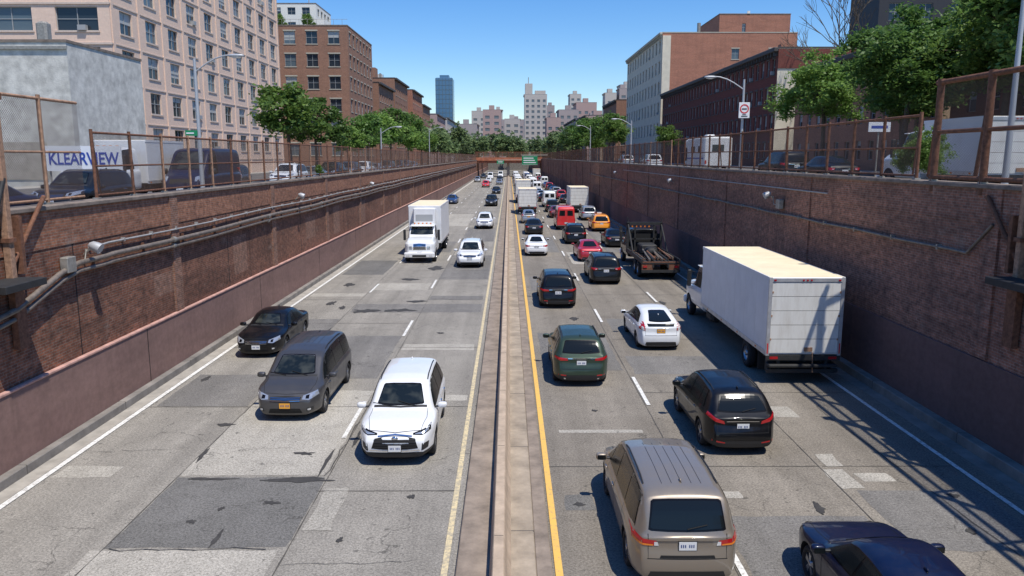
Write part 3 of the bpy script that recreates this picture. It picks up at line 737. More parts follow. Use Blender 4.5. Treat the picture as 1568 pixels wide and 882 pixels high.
# ------------------------------------------------------------------ trucks
def box_truck(name, X, Y, away=True, blen=8.9, bw=2.5, bz0=1.02, bz1=3.65, reefer=False, z=0, cabcol='white', liftgate=True):
    hb = bw/2; T = MB(); Fm = MB()
    T.box(-hb, hb, .0, blen, bz0, bz1, 'truck_white', None, .03)
    T.box(-hb+.04, hb-.04, .05, blen-.05, bz1, bz1+.012, 'truck_roof')
    n = int(blen/.8)
    for i in range(1, n): T.box(-hb+.06, hb-.06, i*blen/n-.02, i*blen/n+.02, bz1+.012, bz1+.016, 'truck_roof')
    for sx in (-1, 1):
        T.box(sx*(hb-.03), sx*(hb+.012), -.005, blen+.01, bz1-.10, bz1+.015, 'truck_white')
        T.box(sx*(hb-.03), sx*(hb+.015), 0, blen, bz0-.02, bz0+.14, 'alu')
        n = int(blen/1.22)
        for i in range(n+1):
            y = .05+i*(blen-.1)/n; T.box(sx*hb, sx*(hb+.003), y-.008, y+.008, bz0+.14, bz1-.1, 'truck_door')
        for i in range(4): T.box(sx*hb, sx*(hb+.02), 1+i*2.2 if blen > 8 else .5+i*1.2, 1.12+i*2.2 if blen > 8 else .62+i*1.2, bz0+.02, bz0+.08, 'amber')
        T.box(sx*(hb-.10), sx*(hb+.01), -.035, .02, bz0-.02, bz1, 'alu')
        for k, zz in enumerate((bz0+.5, bz0+1.3, bz0+2.1)): T.box(sx*(hb-.15), sx*(hb-.10), -.03, 0, zz, zz+.07, 'rust_light')
        T.box(sx*(hb-.4), sx*(hb-.12), -.055, 0, bz0-.14, bz0-.05, 'taillamp')
        T.box(sx*(hb-.06), sx*(hb-.02), -.045, 0, bz0+.05, bz0+.4, 'signred')
    T.box(-hb+.1, hb-.1, -.035, .02, bz1-.14, bz1-.02, 'alu')
    for i in range(3): T.box(-.16+i*.13, -.10+i*.13, -.05, -.02, bz1-.11, bz1-.06, 'taillamp')
    for sx in (-1, 1): T.box(sx*(hb-.22), sx*(hb-.14), -.05, -.02, bz1-.11, bz1-.06, 'taillamp')
    nz = 5; dz = (bz1-.15-bz0-.06)/nz
    for i in range(nz):
        T.box(-hb+.11, hb-.11, -.018, .01, bz0+.06+i*dz+.008, bz0+.06+(i+1)*dz-.008, 'truck_door')
    T.box(-hb+.11, hb-.11, -.008, .01, bz0+.06, bz1-.15, 'seam')
    T.box(.02, .3, -.05, 0, bz0+.12, bz0+.26, 'rust_light'); T.tube([(.3, -.05, bz0+.1), (.34, -.06, bz0-.6)], .014, 'rust_light', 5)
    T.box(-hb, hb, -.05, .02, bz0-.18, bz0-.02, 'truck_frame')
    for sx in (-1, 1):
        Fm.box(sx*.40, sx*.48, .1, blen+2.6, .78, 1.0, 'truck_frame')
        Fm.box(sx*.75, sx*.85, .0, .1, .45, .86, 'truck_frame')
        Fm.box(sx*.55, sx*1.18, .95, .98, .25, .95, 'rubber')
        Fm.box(sx*.62, sx*1.15, blen-1.5, blen-.5, .5, .95, 'alu' if sx > 0 else 'truck_frame', None, .12)
    Fm.box(-1.2, 1.2, -.04, .07, .40, .53, 'truck_frame')
    if liftgate:
        Fm.box(-1.15, 1.15, -.12, .3, .60, .70, 'truck_frame', None, .02); Fm.box(-1.1, 1.1, .25, .5, .35, .8, 'truck_frame', None, .03)
    for i in range(int(blen/.6)): Fm.box(-hb+.03, hb-.03, .3+i*.6, .36+i*.6, bz0-.12, bz0-.005, 'truck_frame')
    Fm.tube([(-.85, 2.3, .5), (.85, 2.3, .5)], .09, 'truck_frame', 8)
    Fm.ell((0, 2.3, .5), (.22, .25, .22), 'truck_frame', 1)
    parts = {'cargo_box': T, 'chassis': Fm}
    if reefer:
        Rf = MB(); Rf.box(-.85, .85, blen, blen+.45, 2.55, 3.75, 'truck_white', None, .08); Rf.box(-.65, .65, blen+.44, blen+.46, 2.75, 3.25, 'winframe')
        parts['refrigeration_unit'] = Rf
    L = SPECS['cab']['L']; tot = blen+.35+L
    e = group(name, parts, (X, Y, z) if away else (X, Y+tot, z), 0 if away else math.pi)
    b, f, S = build_car('cab', 'cab', 'cab', 2)
    for nm, me in (('cab', b), ('cab_windows_trim', f)):
        o = obj(nm, me, e, (0, blen+.35, 0)); set_paint(o, me, P[cabcol])
    wm = get_wheel(.5, .28, True)
    for y, xs in ((2.3, (1.08, .78)), (blen+.35+.70*L, (.98,))):
        for x in xs:
            for sx in (-1, 1):
                w = obj('wheel', wm, e, (sx*x, y, .5))
                if sx < 0: w.rotation_euler = (0, 0, math.pi)
    return e

def rolloff_truck(name, X, Y):
    F = MB(); B = MB(); G = MB()
    for sx in (-1, 1):
        F.box(sx*.42, sx*.52, .1, 9.6, .8, 1.05, 'truck_frame'); F.box(sx*.5, sx*1.18, .12, .2, .65, 1.0, 'rust')
        F.box(sx*.85, sx*1.1, .08, .12, .8, .92, 'taillamp'); F.box(sx*.6, sx*1.2, .9, .93, .3, 1.0, 'rubber')
        F.box(sx*1.13, sx*1.22, .1, 6.2, 1.08, 1.32, 'truck_frame')
        G.box(sx*1.08, sx*1.24, 6.2, 6.42, 1.0, 3.05, 'truck_frame'); G.tube([(sx*1.15, 6.2, 2.95), (sx*1.15, 3.9, 1.3)], .06, 'truck_frame', 6)
        G.box(sx*.6, sx*.7, 6.22, 6.3, 1.1, 2.9, 'truck_frame'); G.tube([(sx*1.12, 6.3, 3.05), (sx*1.2, 6.3, 3.45)], .035, 'truck_frame', 6)
        G.box(sx*1.15, sx*1.35, 9.0, 9.06, 1.9, 2.6, 'truck_frame')
    F.box(-1.2, 1.2, .0, .1, .5, .66, 'truck_frame'); F.box(-1.2, 1.2, .1, 6.2, 1.04, 1.1, 'truck_frame')
    for y in (.15, 1.5, 3, 4.5, 6): F.box(-1.2, 1.2, y, y+.1, .98, 1.16, 'rust')
    G.box(-1.24, 1.24, 6.2, 6.40, 2.92, 3.12, 'truck_frame'); G.box(-1.1, 1.1, 6.22, 6.3, 1.9, 2.0, 'truck_frame'); G.box(-1.08, 1.08, 6.4, 6.5, 1.1, 2.3, 'underbody')
    r3 = random.Random(3)
    B.box(-.55, .55, 4.3, 5.9, 1.1, 1.75, 'truck_frame', None, .08); B.ell((0, 3.6, 1.4), (.45, .5, .32), 'truck_frame', .8)
    for i in range(9):
        x = -.9+i*.22+r3.uniform(-.04, .04); B.tube([(x, r3.uniform(.1, .9), 1.2+r3.uniform(0, .15)), (x+r3.uniform(-.2, .2), r3.uniform(3.0, 5.4), 1.2+r3.uniform(0, .3))], r3.uniform(.04, .09), ('timber', 'timber_grey', 'truck_frame', 'rust')[i % 4], 7)
    e = group(name, {'chassis': F, 'gantry_frame': G, 'load': B}, (X, Y, 0))
    b, f, S = build_car('cab', 'cab', 'cab', 2)
    for nm, me in (('cab', b), ('cab_windows_trim', f)):
        o = obj(nm, me, e, (0, 6.7, 0)); set_paint(o, me, P['black'])
    wm = get_wheel(.5, .28, True)
    for y, xs in ((1.7, (1.05, .75)), (3.0, (1.05, .75)), (6.7+.7*3.7, (.98,))):
        for x in xs:
            for sx in (-1, 1):
                w = obj('wheel', wm, e, (sx*x, y, .5)); w.rotation_euler = (0, 0, math.pi if sx < 0 else 0)

# ------------------------------------------------------------------ ground, road
g = MB()
sec = [(-3500, STL-.02), (XL-.7, STL-.02), (XL-.7, -.02), (XR+.7, -.02), (XR+.7, STR-.02), (3500, STR-.02)]
for a, b2 in zip(sec, sec[1:]):
    g.face([(a[0], -60, a[1]), (b2[0], -60, b2[1]), (b2[0], 460, b2[1]), (a[0], 460, a[1])], 'ground_far')
g.face([(XL-.7, 460, -.02), (XR+.7, 460, -.02), (XR+.7, 460, STR-.02), (XL-.7, 460, STL-.02)], 'concrete_dark')
g.face([(-3500, 460, STL-.02), (XL-.7, 460, STL-.02), (XR+.7, 460, STR-.02), (3500, 460, STR-.02), (3500, 6000, STR-.02), (-3500, 6000, STL-.02)], 'ground_far')
obj('ground', g.mesh('ground'))
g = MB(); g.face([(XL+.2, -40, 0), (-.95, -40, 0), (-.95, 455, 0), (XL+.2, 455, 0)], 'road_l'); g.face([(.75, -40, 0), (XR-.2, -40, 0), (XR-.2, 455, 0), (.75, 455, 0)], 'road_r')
rj = random.Random(77)
def rp(x0, x1, y0, y1, mat, z=.004, rag=.035):
    pts = []
    def seg(a, b2, n):
        for i in range(n):
            t = i/n; pts.append((a[0]+(b2[0]-a[0])*t+rj.uniform(-rag, rag), a[1]+(b2[1]-a[1])*t+rj.uniform(-rag, rag), z))
    n1 = max(2, int((x1-x0)/.35)); n2 = max(2, int((y1-y0)/.35))
    seg((x0, y0), (x1, y0), n1); seg((x1, y0), (x1, y1), n2); seg((x1, y1), (x0, y1), n1); seg((x0, y1), (x0, y0), n2)
    g.face(pts, mat)
rp(-7.95, -4.45, 17.7, 24.6, 'patch_light'); rp(-7.95, -4.4, 14.2, 17.6, 'patch_dark'); rp(-8.2, -4.5, 11.0, 14.1, 'patch_light')
rp(-4.25, -3.7, 14.9, 17.0, 'patch_light', .008); rp(-7.9, -4.6, 26.0, 32.5, 'patch_mid'); rp(-11.0, -9.6, 17.6, 18.3, 'patch_light')
rp(-2.6, -1.3, 23.5, 24.1, 'patch_light'); rp(-7.9, -1.4, 37.6, 39.8, 'patch_mid'); rp(-7.9, -4.7, 44, 46.5, 'patch_light'); rp(-4.4, -1.3, 48, 60, 'patch_mid')
rp(-11.0, -8.0, 31, 36, 'patch_mid'); rp(-11.0, -8.0, 42, 43, 'patch_light'); rp(-7.9, -4.7, 62, 70, 'patch_mid'); rp(-10.9, -8.1, 23, 26.5, 'patch_mid'); rp(-4.3, -1.4, 30, 31, 'patch_light')
rp(-10.9, -8.2, 50, 57, 'patch_dark'); rp(-4.3, -1.4, 41, 42.2, 'patch_mid'); rp(-4.3, -1.4, 70, 84, 'patch_mid'); rp(-7.8, -4.6, 86, 104, 'patch_light')
rp(1.4, 3.75, 20.6, 20.85, 'patch_light', rag=.015); rp(7.9, 8.6, 21.9, 22.9, 'patch_light'); rp(4.5, 5.3, 16.4, 16.75, 'patch_light', rag=.02); rp(7.9, 8.35, 18.2, 19.0, 'patch_light', .008)
rp(7.7, 8.25, 16.9, 18.0, 'patch_light', .008); rp(1.3, 4.0, 44, 49, 'patch_mid'); rp(4.6, 7.5, 33.5, 36, 'patch_mid'); rp(1.25, 4.1, 27, 33, 'patch_mid'); rp(8.0, 10.8, 14, 16.8, 'patch_mid')
rp(1.25, 1.9, 15.8, 16.6, 'patch_dark'); rp(4.5, 7.6, 26.5, 29, 'patch_mid'); rp(4.6, 7.6, 55, 62, 'patch_light'); rp(1.3, 4.1, 62, 74, 'patch_mid')
rp(8.4, 9.2, 17.3, 17.8, 'patch_light'); rp(4.5, 7.6, 13, 15.5, 'patch_mid'); rp(8.0, 10.9, 62, 80, 'patch_mid')
random.seed(5)
y = 12.2
while y < 150:
    for (a, b2) in ((-11.1, -7.95), (-7.9, -4.5), (-4.45, -1.25)):
        if random.random() < .6: rp(a, b2, y, y+.03, 'joint', .0095, .008)
    for (a, b2) in ((1.0, 4.3), (4.35, 7.7), (7.8, 11.0)):
        if random.random() < .6: rp(a, b2, y+1.4, y+1.428, 'joint', .0095, .008)
    y += random.choice((4.6, 6.1, 3.2, 7.5))
for x in (-7.98, -4.36, 4.22, 7.70): rp(x, x+.022, 8, 120, 'joint', .0105, .008)
def blob(cx, cy, rx, ry, seed, mat='tar'):
    rnd = random.Random(seed); n = 26; ph = [rnd.uniform(0, 6.28) for _ in range(4)]
    g.face([(cx+rx*math.cos(t)*(1+.3*math.sin(3*t+ph[0])+.18*math.sin(6*t+ph[1])), cy+ry*math.sin(t)*(1+.3*math.sin(2*t+ph[2])+.25*math.sin(7*t+ph[3])), .0125+.0001*seed) for t in [2*math.pi*k/n for k in range(n)]], mat)
for i, (cx, cy, rx, ry) in enumerate([(-5.3, 19.1, .25, .11), (-8.15, 21.3, .25, .10), (-6.3, 15.9, .06, .1), (-5.3, 16.2, .18, .1), (-7.2, 17.5, .55, .08), (-5.0, 17.45, .75, .13), (-6.7, 15.3, .1, .08),
     (-4.15, 20.2, .06, .5), (-7.2, 37.9, .6, .5), (-5.5, 38.1, .7, .4), (-8.5, 38.8, .15, .4), (6.8, 15.9, .1, .25), (1.55, 16.1, .12, .08), (-9.6, 46, .3, .5), (-6.2, 48, .6, .3),
     (3.1, 36, .2, .3), (5.4, 23, .12, .1), (-10.5, 26, .1, .3), (-3, 33, .15, .15), (-7.9, 19, .06, .4), (-4.6, 18.5, .05, .7), (10.1, 16.5, .12, .1), (9.5, 14.8, .1, .14),
     (-4.9, 40.5, .5, .25), (-9.3, 40, .2, .6), (-5.9, 14.6, .05, .3), (-2.2, 16.5, .08, .12), (-3.4, 14.5, .06, .1), (8.1, 40, .15, .4), (-5.0, 53, .5, .8), (-8.0, 33, .1, .8), (2.6, 22.5, .08, .1)]): blob(cx, cy, rx, ry, i)
# crack-sealing tar lines
def seal(pts, w, k):
    r5 = random.Random(k); P0 = []
    for (a, b2) in zip(pts, pts[1:]):
        n = 10
        for i in range(n): t = i/n; P0.append((a[0]+(b2[0]-a[0])*t+r5.uniform(-.05, .05), a[1]+(b2[1]-a[1])*t+r5.uniform(-.06, .06)))
    zz = .0165+.0002*k; up = [(x+w*r5.uniform(.3, 1), y+w*.5, zz) for x, y in P0]; dn = [(x-w*r5.uniform(.3, 1), y-w*.5, zz) for x, y in P0]
    g.grid([dn, up], 'tar', False)
seal([(-4.42, 17.6), (-4.35, 22)], .02, 1); seal([(-7.9, 14.1), (-4.4, 14.15)], .02, 2); seal([(-10.9, 19.2), (-8.2, 19.5)], .012, 3); seal([(4.9, 20), (7.4, 20.3)], .012, 4); seal([(-4.3, 13.5), (-1.4, 13.7)], .012, 5); seal([(9.9, 13), (9.4, 24)], .012, 6)
obj('road', g.mesh('road'))
g = MB()
def ln(x, w, y0, y1, mat, z=.021): g.face([(x-w/2, y0, z), (x+w/2, y0, z), (x+w/2, y1, z), (x-w/2, y1, z)], mat)
ln(-11.16, .15, -10, 300, 'line_white'); ln(11.1, .13, -10, 300, 'line_white'); ln(-1.2, .12, -10, 300, 'line_yellow_pale'); ln(.93, .14, -10, 300, 'line_yellow')
for k in range(-1, 22):
    ln(-4.52, .12, 20.2+k*12.2, 23.4+k*12.2, 'line_white'); ln(4.33, .12, 23+k*12.2, 26.1+k*12.2, 'line_white')
    if k > 0: ln(7.83, .12, 28+k*12.2, 31.1+k*12.2, 'line_white'); ln(-7.87, .12, 31+k*12.2, 34+k*12.2, 'line_white')
obj('lane_markings', g.mesh('lane_markings'))
g = MB()
g.box(XL-.05, XL+.32, -40, 455, -.01, .24, 'concrete_dark', None, .02); g.box(XL+.32, XL+.72, -40, 455, -.01, .006, 'concrete')
g.box(XR-.35, XR+.05, -40, 455, -.01, .28, 'concrete_dark', None, .02); g.box(XR-.75, XR-.35, -40, 455, -.01, .006, 'concrete_dark')
for k in range(60):
    yy = 8+k*4.9; g.box(XL-.04, XL+.325, yy, yy+.02, .0, .243, 'joint'); g.box(XR-.355, XR+.04, yy+2, yy+2.02, .0, .283, 'joint')
obj('kerb', g.mesh('kerb'))
g = MB()
g.box(-.98, -.34, -40, 330, -.01, .12, 'median_dark', None, .02); g.box(-.34, .50, -40, 330, -.01, .14, 'median_conc', None, .02); g.box(.50, .80, -40, 330, -.01, .10, 'median_dark', None, .02)
rows = [[(-.36, y, .141), (-.34, y, .30), (-.30, y, .53), (-.28, y, .56), (-.10, y, .56), (-.08, y, .53), (-.03, y, .30), (.04, y, .141)] for y in (-40, 330)]
g.grid(rows, 'barrier_conc', False)
for k in range(60):
    yy = 9+k*4.6; g.box(-.275, -.105, yy, yy+.015, .555, .564, 'joint'); g.box(.04, .505, yy+1, yy+1.02, .13, .144, 'joint')
obj('median_barrier', g.mesh('median_barrier'))

# ------------------------------------------------------------------ retaining walls
g = MB(); g.box(XL-.55, XL, -40, 455, -.01, CL-.12, 'wall_brick')
for y in np.arange(4, 300, 11.7):
    g.box(XL, XL+.07, y, y+.62, 2.1, CL-.12, 'wall_brick_patch')
    g.box(XL, XL+.005, y+5.5, y+5.54, 2.1, CL-.15, 'seam')
rw = random.Random(12)
for y in np.arange(24, 200, 9.5):
    a = y+rw.uniform(0, 4); g.box(XL, XL+.004, a, a+rw.uniform(1.0, 3), rw.uniform(2.2, 3.2), rw.uniform(3.5, 4.3), 'wall_brick_patch')
g.box(XL-.6, XL+.10, -40, 455, CL-.12, CL, 'coping', None, .02)
g.box(XL-.01, XL+.02, -40, 455, 5.25, CL-.12, 'wall_brick_upper')
g.box(XL-.01, XL+.10, -40, 455, .2, 2.02, 'stucco_band'); g.box(XL-.01, XL+.13, -40, 455, 2.02, 2.10, 'cap_pink', None, .02)
for y in np.arange(1.5, 300, 11.7): g.box(XL+.10, XL+.108, y, y+.03, .24, 2.02, 'seam')
obj('retaining_wall', g.mesh('retaining_wall'))
g = MB(); g.box(XR, XR+.55, -40, 455, -.01, CR-.12, 'wall_brick_shade')
for y in np.arange(7, 300, 12.4): g.box(XR-.07, XR, y, y+.7, 2.4, CR-.12, 'wall_brick_shade')
g.box(XR-.10, XR+.6, -40, 455, CR-.12, CR, 'coping', None, .02)
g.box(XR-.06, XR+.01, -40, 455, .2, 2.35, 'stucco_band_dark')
g.box(XR-.02, XR+.01, -40, 455, 5.9, CR-.12, 'wall_brick_shade')
obj('retaining_wall', g.mesh('retaining_wall'))
g = MB()
for dz, r, xo, mt in ((4.72, .075, .17, 'pipe'), (4.50, .06, .15, 'pipe'), (5.06, .03, .08, 'conduit')):
    pts = [(XL+xo, 22.6, dz)]+[(XL+xo, y, dz+.03*math.sin(y*.37)) for y in np.arange(23, 290, 4)]
    if r > .04: pts = [(XL+xo, 10, dz-1.7), (XL+xo, 18.3, dz-.75), (XL+xo, 20.3, dz-.15), (XL+xo, 21.2, dz)]+pts
    g.tube(pts, r, mt, 8)
    if r > .04:
        for y in (27.2, 38.1, 49, 60, 75): g.tube([(XL+xo, y, dz), (XL+xo, y+.18, dz)], r+.025, 'galv', 8)
for y in np.arange(22, 200, 1.9): g.box(XL+.0, XL+.12, y, y+.05, 5.02, 5.14, 'conduit')
for y in np.arange(22, 200, 3.1): g.box(XL, XL+.13, y, y+.06, 4.4, 4.84, 'rust')
obj('wall_pipes', g.mesh('wall_pipes'))
g = MB()
pts = [(XR-.1, 19.6, 5.9), (XR-.1, 20.6, 5.05)]+[(XR-.1, y, 5.05+.02*math.sin(y)) for y in np.arange(21.4, 120, 3)]
g.tube(pts, .045, 'pipe', 7)
for y in np.arange(22, 120, 2.7): g.box(XR-.14, XR, y, y+.06, 4.98, 5.13, 'galv')
g.tube([(XR-.1, y, 6.2) for y in np.arange(30, 90, 6)], .025, 'conduit', 6)
obj('wall_conduit', g.mesh('wall_conduit'))
def wall_light(side, y, z, box=True):
    x = XL+.05 if side < 0 else XR-.05; s = -side
    A = MB()
    if box: A.box(x, x+s*.22, y-1.15, y-.72, z-.62, z-.2, 'galv', None, .02); A.tube([(x+s*.1, y-.72, z-.5), (x+s*.1, y-.1, z-.45), (x+s*.1, y, z-.1)], .025, 'galv', 6)
    B2 = MB(); B2.tube([(x+s*.05, y, z-.25), (x+s*.3, y, z+.0)], .03, 'galv', 6)
    B2.tube([(x+s*.22, y, z+.02), (x+s*.30, y, z-.0), (x+s*.42, y, z-.05), (x+s*.52, y, z-.10)], [.07, .13, .15, .16], 'lampgrey', 12)
    group('wall_light', {'junction_box': A, 'lamp': B2})
wall_light(-1, 21.6, 5.15); wall_light(-1, 43.5, 5.5, False); wall_light(-1, 66, 5.4, False)
for y in (36, 58, 88): wall_light(1, y, 5.9, y < 40)

# ------------------------------------------------------------------ fences
def fence(name, x, y0, y1, zb, zt, step, mesh_mat, post='rust', mid=False, r=.035, brace=5):
    A = MB(); C = MB()
    y = y0; k = 0
    while y <= y1+.01:
        jt = rw.uniform(-.03, .03)
        A.tube([(x, y, zb-.3), (x, y+jt, zt+.1)], r, post if rw.random() < .8 else 'rust_light', 7); A.box(x-.09, x+.09, y-.09, y+.09, zb, zb+.05, 'galv')
        if k % brace == 0: A.tube([(x, y, zt-.1), (x+(.5 if x > 0 else -.5), y+1.2, zb+.1)], r*.6, post, 6)
        y += step; k += 1
    A.tube([(x, y0, zt), (x, y1, zt)], r*.8, post, 6); A.tube([(x, y0, zb+.12), (x, y1, zb+.12)], r*.7, post, 6)
    if mid: A.tube([(x, y0, (zb+zt)/2), (x, y1, (zb+zt)/2)], r*.65, post, 6)
    C.face([(x+.02, y0, zb+.08), (x+.02, y1, zb+.08), (x+.02, y1, zt), (x+.02, y0, zt)], mesh_mat)
    return group(name, {'posts_and_rails': A, 'chain_link_mesh': C})
fence('chain_link_fence', -12.25, 23.2, 60.0, CL, 8.3, 2.3, 'chainlink', mid=True, r=.05)
fence('chain_link_fence', -12.25, 61, 295, CL, 8.25, 3.0, 'chainlink_far', mid=True, r=.045)
fence('chain_link_fence', -12.3, 12.2, 22.6, CL, 9.1, 2.15, 'chainlink', 'rust_light', mid=True, r=.055)
fence('chain_link_fence', 12.65, 24.2, 60, CR, 8.85, 2.3, 'chainlink', mid=True, r=.055)
fence('chain_link_fence', 12.65, 61, 295, CR, 8.8, 3.0, 'chainlink_far', mid=True, r=.045)
fence('chain_link_fence', 12.42, 6.0, 23.0, CR, 9.7, 2.4, 'chainlink', 'rust', mid=True, r=.10, brace=1)
def bracket(side):
    x = (XL if side < 0 else XR)+(-side)*.14; s = -side; y = 18.3
    A = MB()
    zt = 9.75 if side > 0 else 9.0; zb = 4.7; hw2 = .13 if side > 0 else .09
    A.box(x-hw2, x+hw2, y-.09, y+.09, zb, zt, 'rust_light', None, .015)
    A.box(x-hw2-.04, x+hw2+.04, y-.13, y+.13, zb+.9, zb+1.0, 'rust'); A.box(x-hw2-.04, x+hw2+.04, y-.13, y+.13, zt-.1, zt+.05, 'rust')
    A.box(x-.12, x+.12, y+.3, y+.42, zb+.1, zb+1.5, 'rust')
    A.tube([(x+s*.05, y, zb+2.4), (x+s*.1, y-1.2, zb+.2)], .06, 'truck_frame', 6); A.tube([(x, y, zb+.25), (x, y+1.6, zb+1.9)], .06, 'rust', 6)
    A.tube([(x, y-1.2, zb+.2), (x, y-1.2, zb+2.6)], .07, 'rust', 6)
    A.box(x-.1, x+s*.75, y-1.4, y+.14, zb-.12, zb+.05, 'truck_frame', None, .01); A.box(x-.08, x+.08, y-.08, y+.3, zb-1.7, zb-.12, 'rust')
    group('steel_bracket', {'frame': A})
bracket(-1); bracket(1)

# ------------------------------------------------------------------ side streets
g = MB()
g.box(-31.5, -14.6, -40, 900, STL-.2, STL, 'street_asphalt'); g.box(-34.2, -31.5, -40, 900, STL-.2, STL+.14, 'sidewalk'); g.box(-14.6, XL-.6, -40, 455, STL-.2, STL+.14, 'sidewalk')
obj('side_street', g.mesh('s'))
g = MB()
g.box(15.2, 29.5, -40, 900, STR-.2, STR, 'street_asphalt'); g.box(29.5, 33.2, -40, 900, STR-.2, STR+.14, 'sidewalk'); g.box(XR+.6, 15.2, -40, 455, STR-.2, STR+.14, 'sidewalk')
obj('side_street', g.mesh('s'))

# ------------------------------------------------------------------ buildings
def facade(Wm, Gm, p0, ud, nv, W, H, cols, rows, wallmat, depth=.22, frame='winframe', mull=1, trans=1, sill=None, seed=0, lintel=None, far=False):
    rnd = random.Random(seed); ud = Vector(ud); nv = Vector(nv); p0 = Vector(p0)
    def Pt(u, v, d=0): return p0+ud*u+Vector((0, 0, v))-nv*d
    us = [0]; vs = [0]
    for a, b2 in cols: us += [a, b2]
    for a, b2 in rows: vs += [a, b2]
    us.append(W); vs.append(H)
    def bx(u0, u1, v0, v1, d0, d1, mat, mb):
        pts = [Pt(u0, v0, d0), Pt(u1, v0, d0), Pt(u1, v1, d0), Pt(u0, v1, d0), Pt(u0, v0, d1), Pt(u1, v0, d1), Pt(u1, v1, d1), Pt(u0, v1, d1)]
        for f in ((0, 1, 2, 3), (0, 1, 5, 4), (1, 2, 6, 5), (2, 3, 7, 6), (3, 0, 4, 7)): mb.face([pts[i] for i in f], mat)
    for i in range(len(us)-1):
        for j in range(len(vs)-1):
            u0, u1, v0, v1 = us[i], us[i+1], vs[j], vs[j+1]
            if u1-u0 < .001 or v1-v0 < .001: continue
            if i % 2 == 1 and j % 2 == 1:
                Wm.face([Pt(u0, v0), Pt(u1, v0), Pt(u1, v0, depth), Pt(u0, v0, depth)], wallmat); Wm.face([Pt(u0, v1), Pt(u1, v1), Pt(u1, v1, depth), Pt(u0, v1, depth)], wallmat)
                Wm.face([Pt(u0, v0), Pt(u0, v1), Pt(u0, v1, depth), Pt(u0, v0, depth)], wallmat); Wm.face([Pt(u1, v0), Pt(u1, v1), Pt(u1, v1, depth), Pt(u1, v0, depth)], wallmat)
                r = rnd.random(); gm = 'win_haze' if far else ('win_dark' if r < .6 else 'win_mid')
                Gm.face([Pt(u0, v0, depth), Pt(u1, v0, depth), Pt(u1, v1, depth), Pt(u0, v1, depth)], gm)
                if far: continue
                if rnd.random() < .4:
                    hb2 = v1-(v1-v0)*rnd.choice((.25, .45, .5, .7)); Gm.face([Pt(u0, hb2, depth-.01), Pt(u1, hb2, depth-.01), Pt(u1, v1, depth-.01), Pt(u0, v1, depth-.01)], 'win_blind')
                if W > 40 and rnd.random() < .12: bx((u0+u1)/2+.1, min((u0+u1)/2+.8, u1-.05), v0+.02, v0+.45, -.25, depth-.06, 'winframe', Gm)
                fw = .055
                for k in range(mull+2):
                    uc = u0+(u1-u0)*k/(mull+1); uc = min(max(uc, u0+fw/2), u1-fw/2); bx(uc-fw/2, uc+fw/2, v0, v1, depth-.06, depth, frame, Gm)
                for k in range(trans+2):
                    vc = v0+(v1-v0)*k/(trans+1); vc = min(max(vc, v0+fw/2), v1-fw/2); bx(u0, u1, vc-fw/2, vc+fw/2, depth-.057, depth, frame, Gm)
                if sill: bx(u0-.12, u1+.12, v0-.14, v0-.0, -.08, .02, sill, Wm)
                if lintel: bx(u0-.12, u1+.12, v1, v1+.22, -.05, .02, lintel, Wm)
            else:
                Wm.face([Pt(u0, v0), Pt(u1, v0), Pt(u1, v1), Pt(u0, v1)], wallmat)
def reg(n, first, pitch, w): return [(first+i*pitch-w/2, first+i*pitch+w/2) for i in range(n)]
def building(x0, x1, y0, y1, z0, z1, side, fcols, frows, scols, srows, fmat, smat, cornice=None, **kw):
    Wm, Gm, Rm = MB(), MB(), MB(); H = z1-z0
    facade(Wm, Gm, (x0, y0, z0), (1, 0, 0), (0, -1, 0), x1-x0, H, fcols, frows, fmat, seed=3+int(y0), **kw)
    xs = x1 if side < 0 else x0
    facade(Wm, Gm, (xs, y0, z0), (0, 1, 0), (1 if side < 0 else -1, 0, 0), y1-y0, H, scols, srows, smat, seed=int(y1), **kw)
    xo = x0 if side < 0 else x1
    Wm.face([(xo, y0, z0), (xo, y1, z0), (xo, y1, z1), (xo, y0, z1)], fmat); Wm.face([(x0, y1, z0), (x1, y1, z0), (x1, y1, z1), (x0, y1, z1)], fmat)
    Rm.face([(x0, y0, z1-.5), (x1, y0, z1-.5), (x1, y1, z1-.5), (x0, y1, z1-.5)], 'roofing')
    t = .3
    for a in ((x0-.06, x1+.06, y0-.06, y0+t), (x0-.06, x1+.06, y1-t, y1+.06), (x0-.06, x0+t, y0+t, y1-t), (x1-t, x1+.06, y0+t, y1-t)): Rm.box(*a, z1-.02, z1+.16, 'coping' if not cornice else cornice)
    if cornice:
        if side > 0: Rm.box(x0-.65, x0-.06, y0-.2, y1, z1-.45, z1+.1, cornice, None, .08); [Rm.box(x0-.5, x0-.003, yy, yy+.18, z1-.95, z1-.45, cornice) for yy in np.arange(y0+.2, y1, 1.1)]
        else: Rm.box(x1+.06, x1+.65, y0-.2, y1, z1-.45, z1+.1, cornice, None, .08)
    return {'walls': Wm, 'windows': Gm, 'roof': Rm}

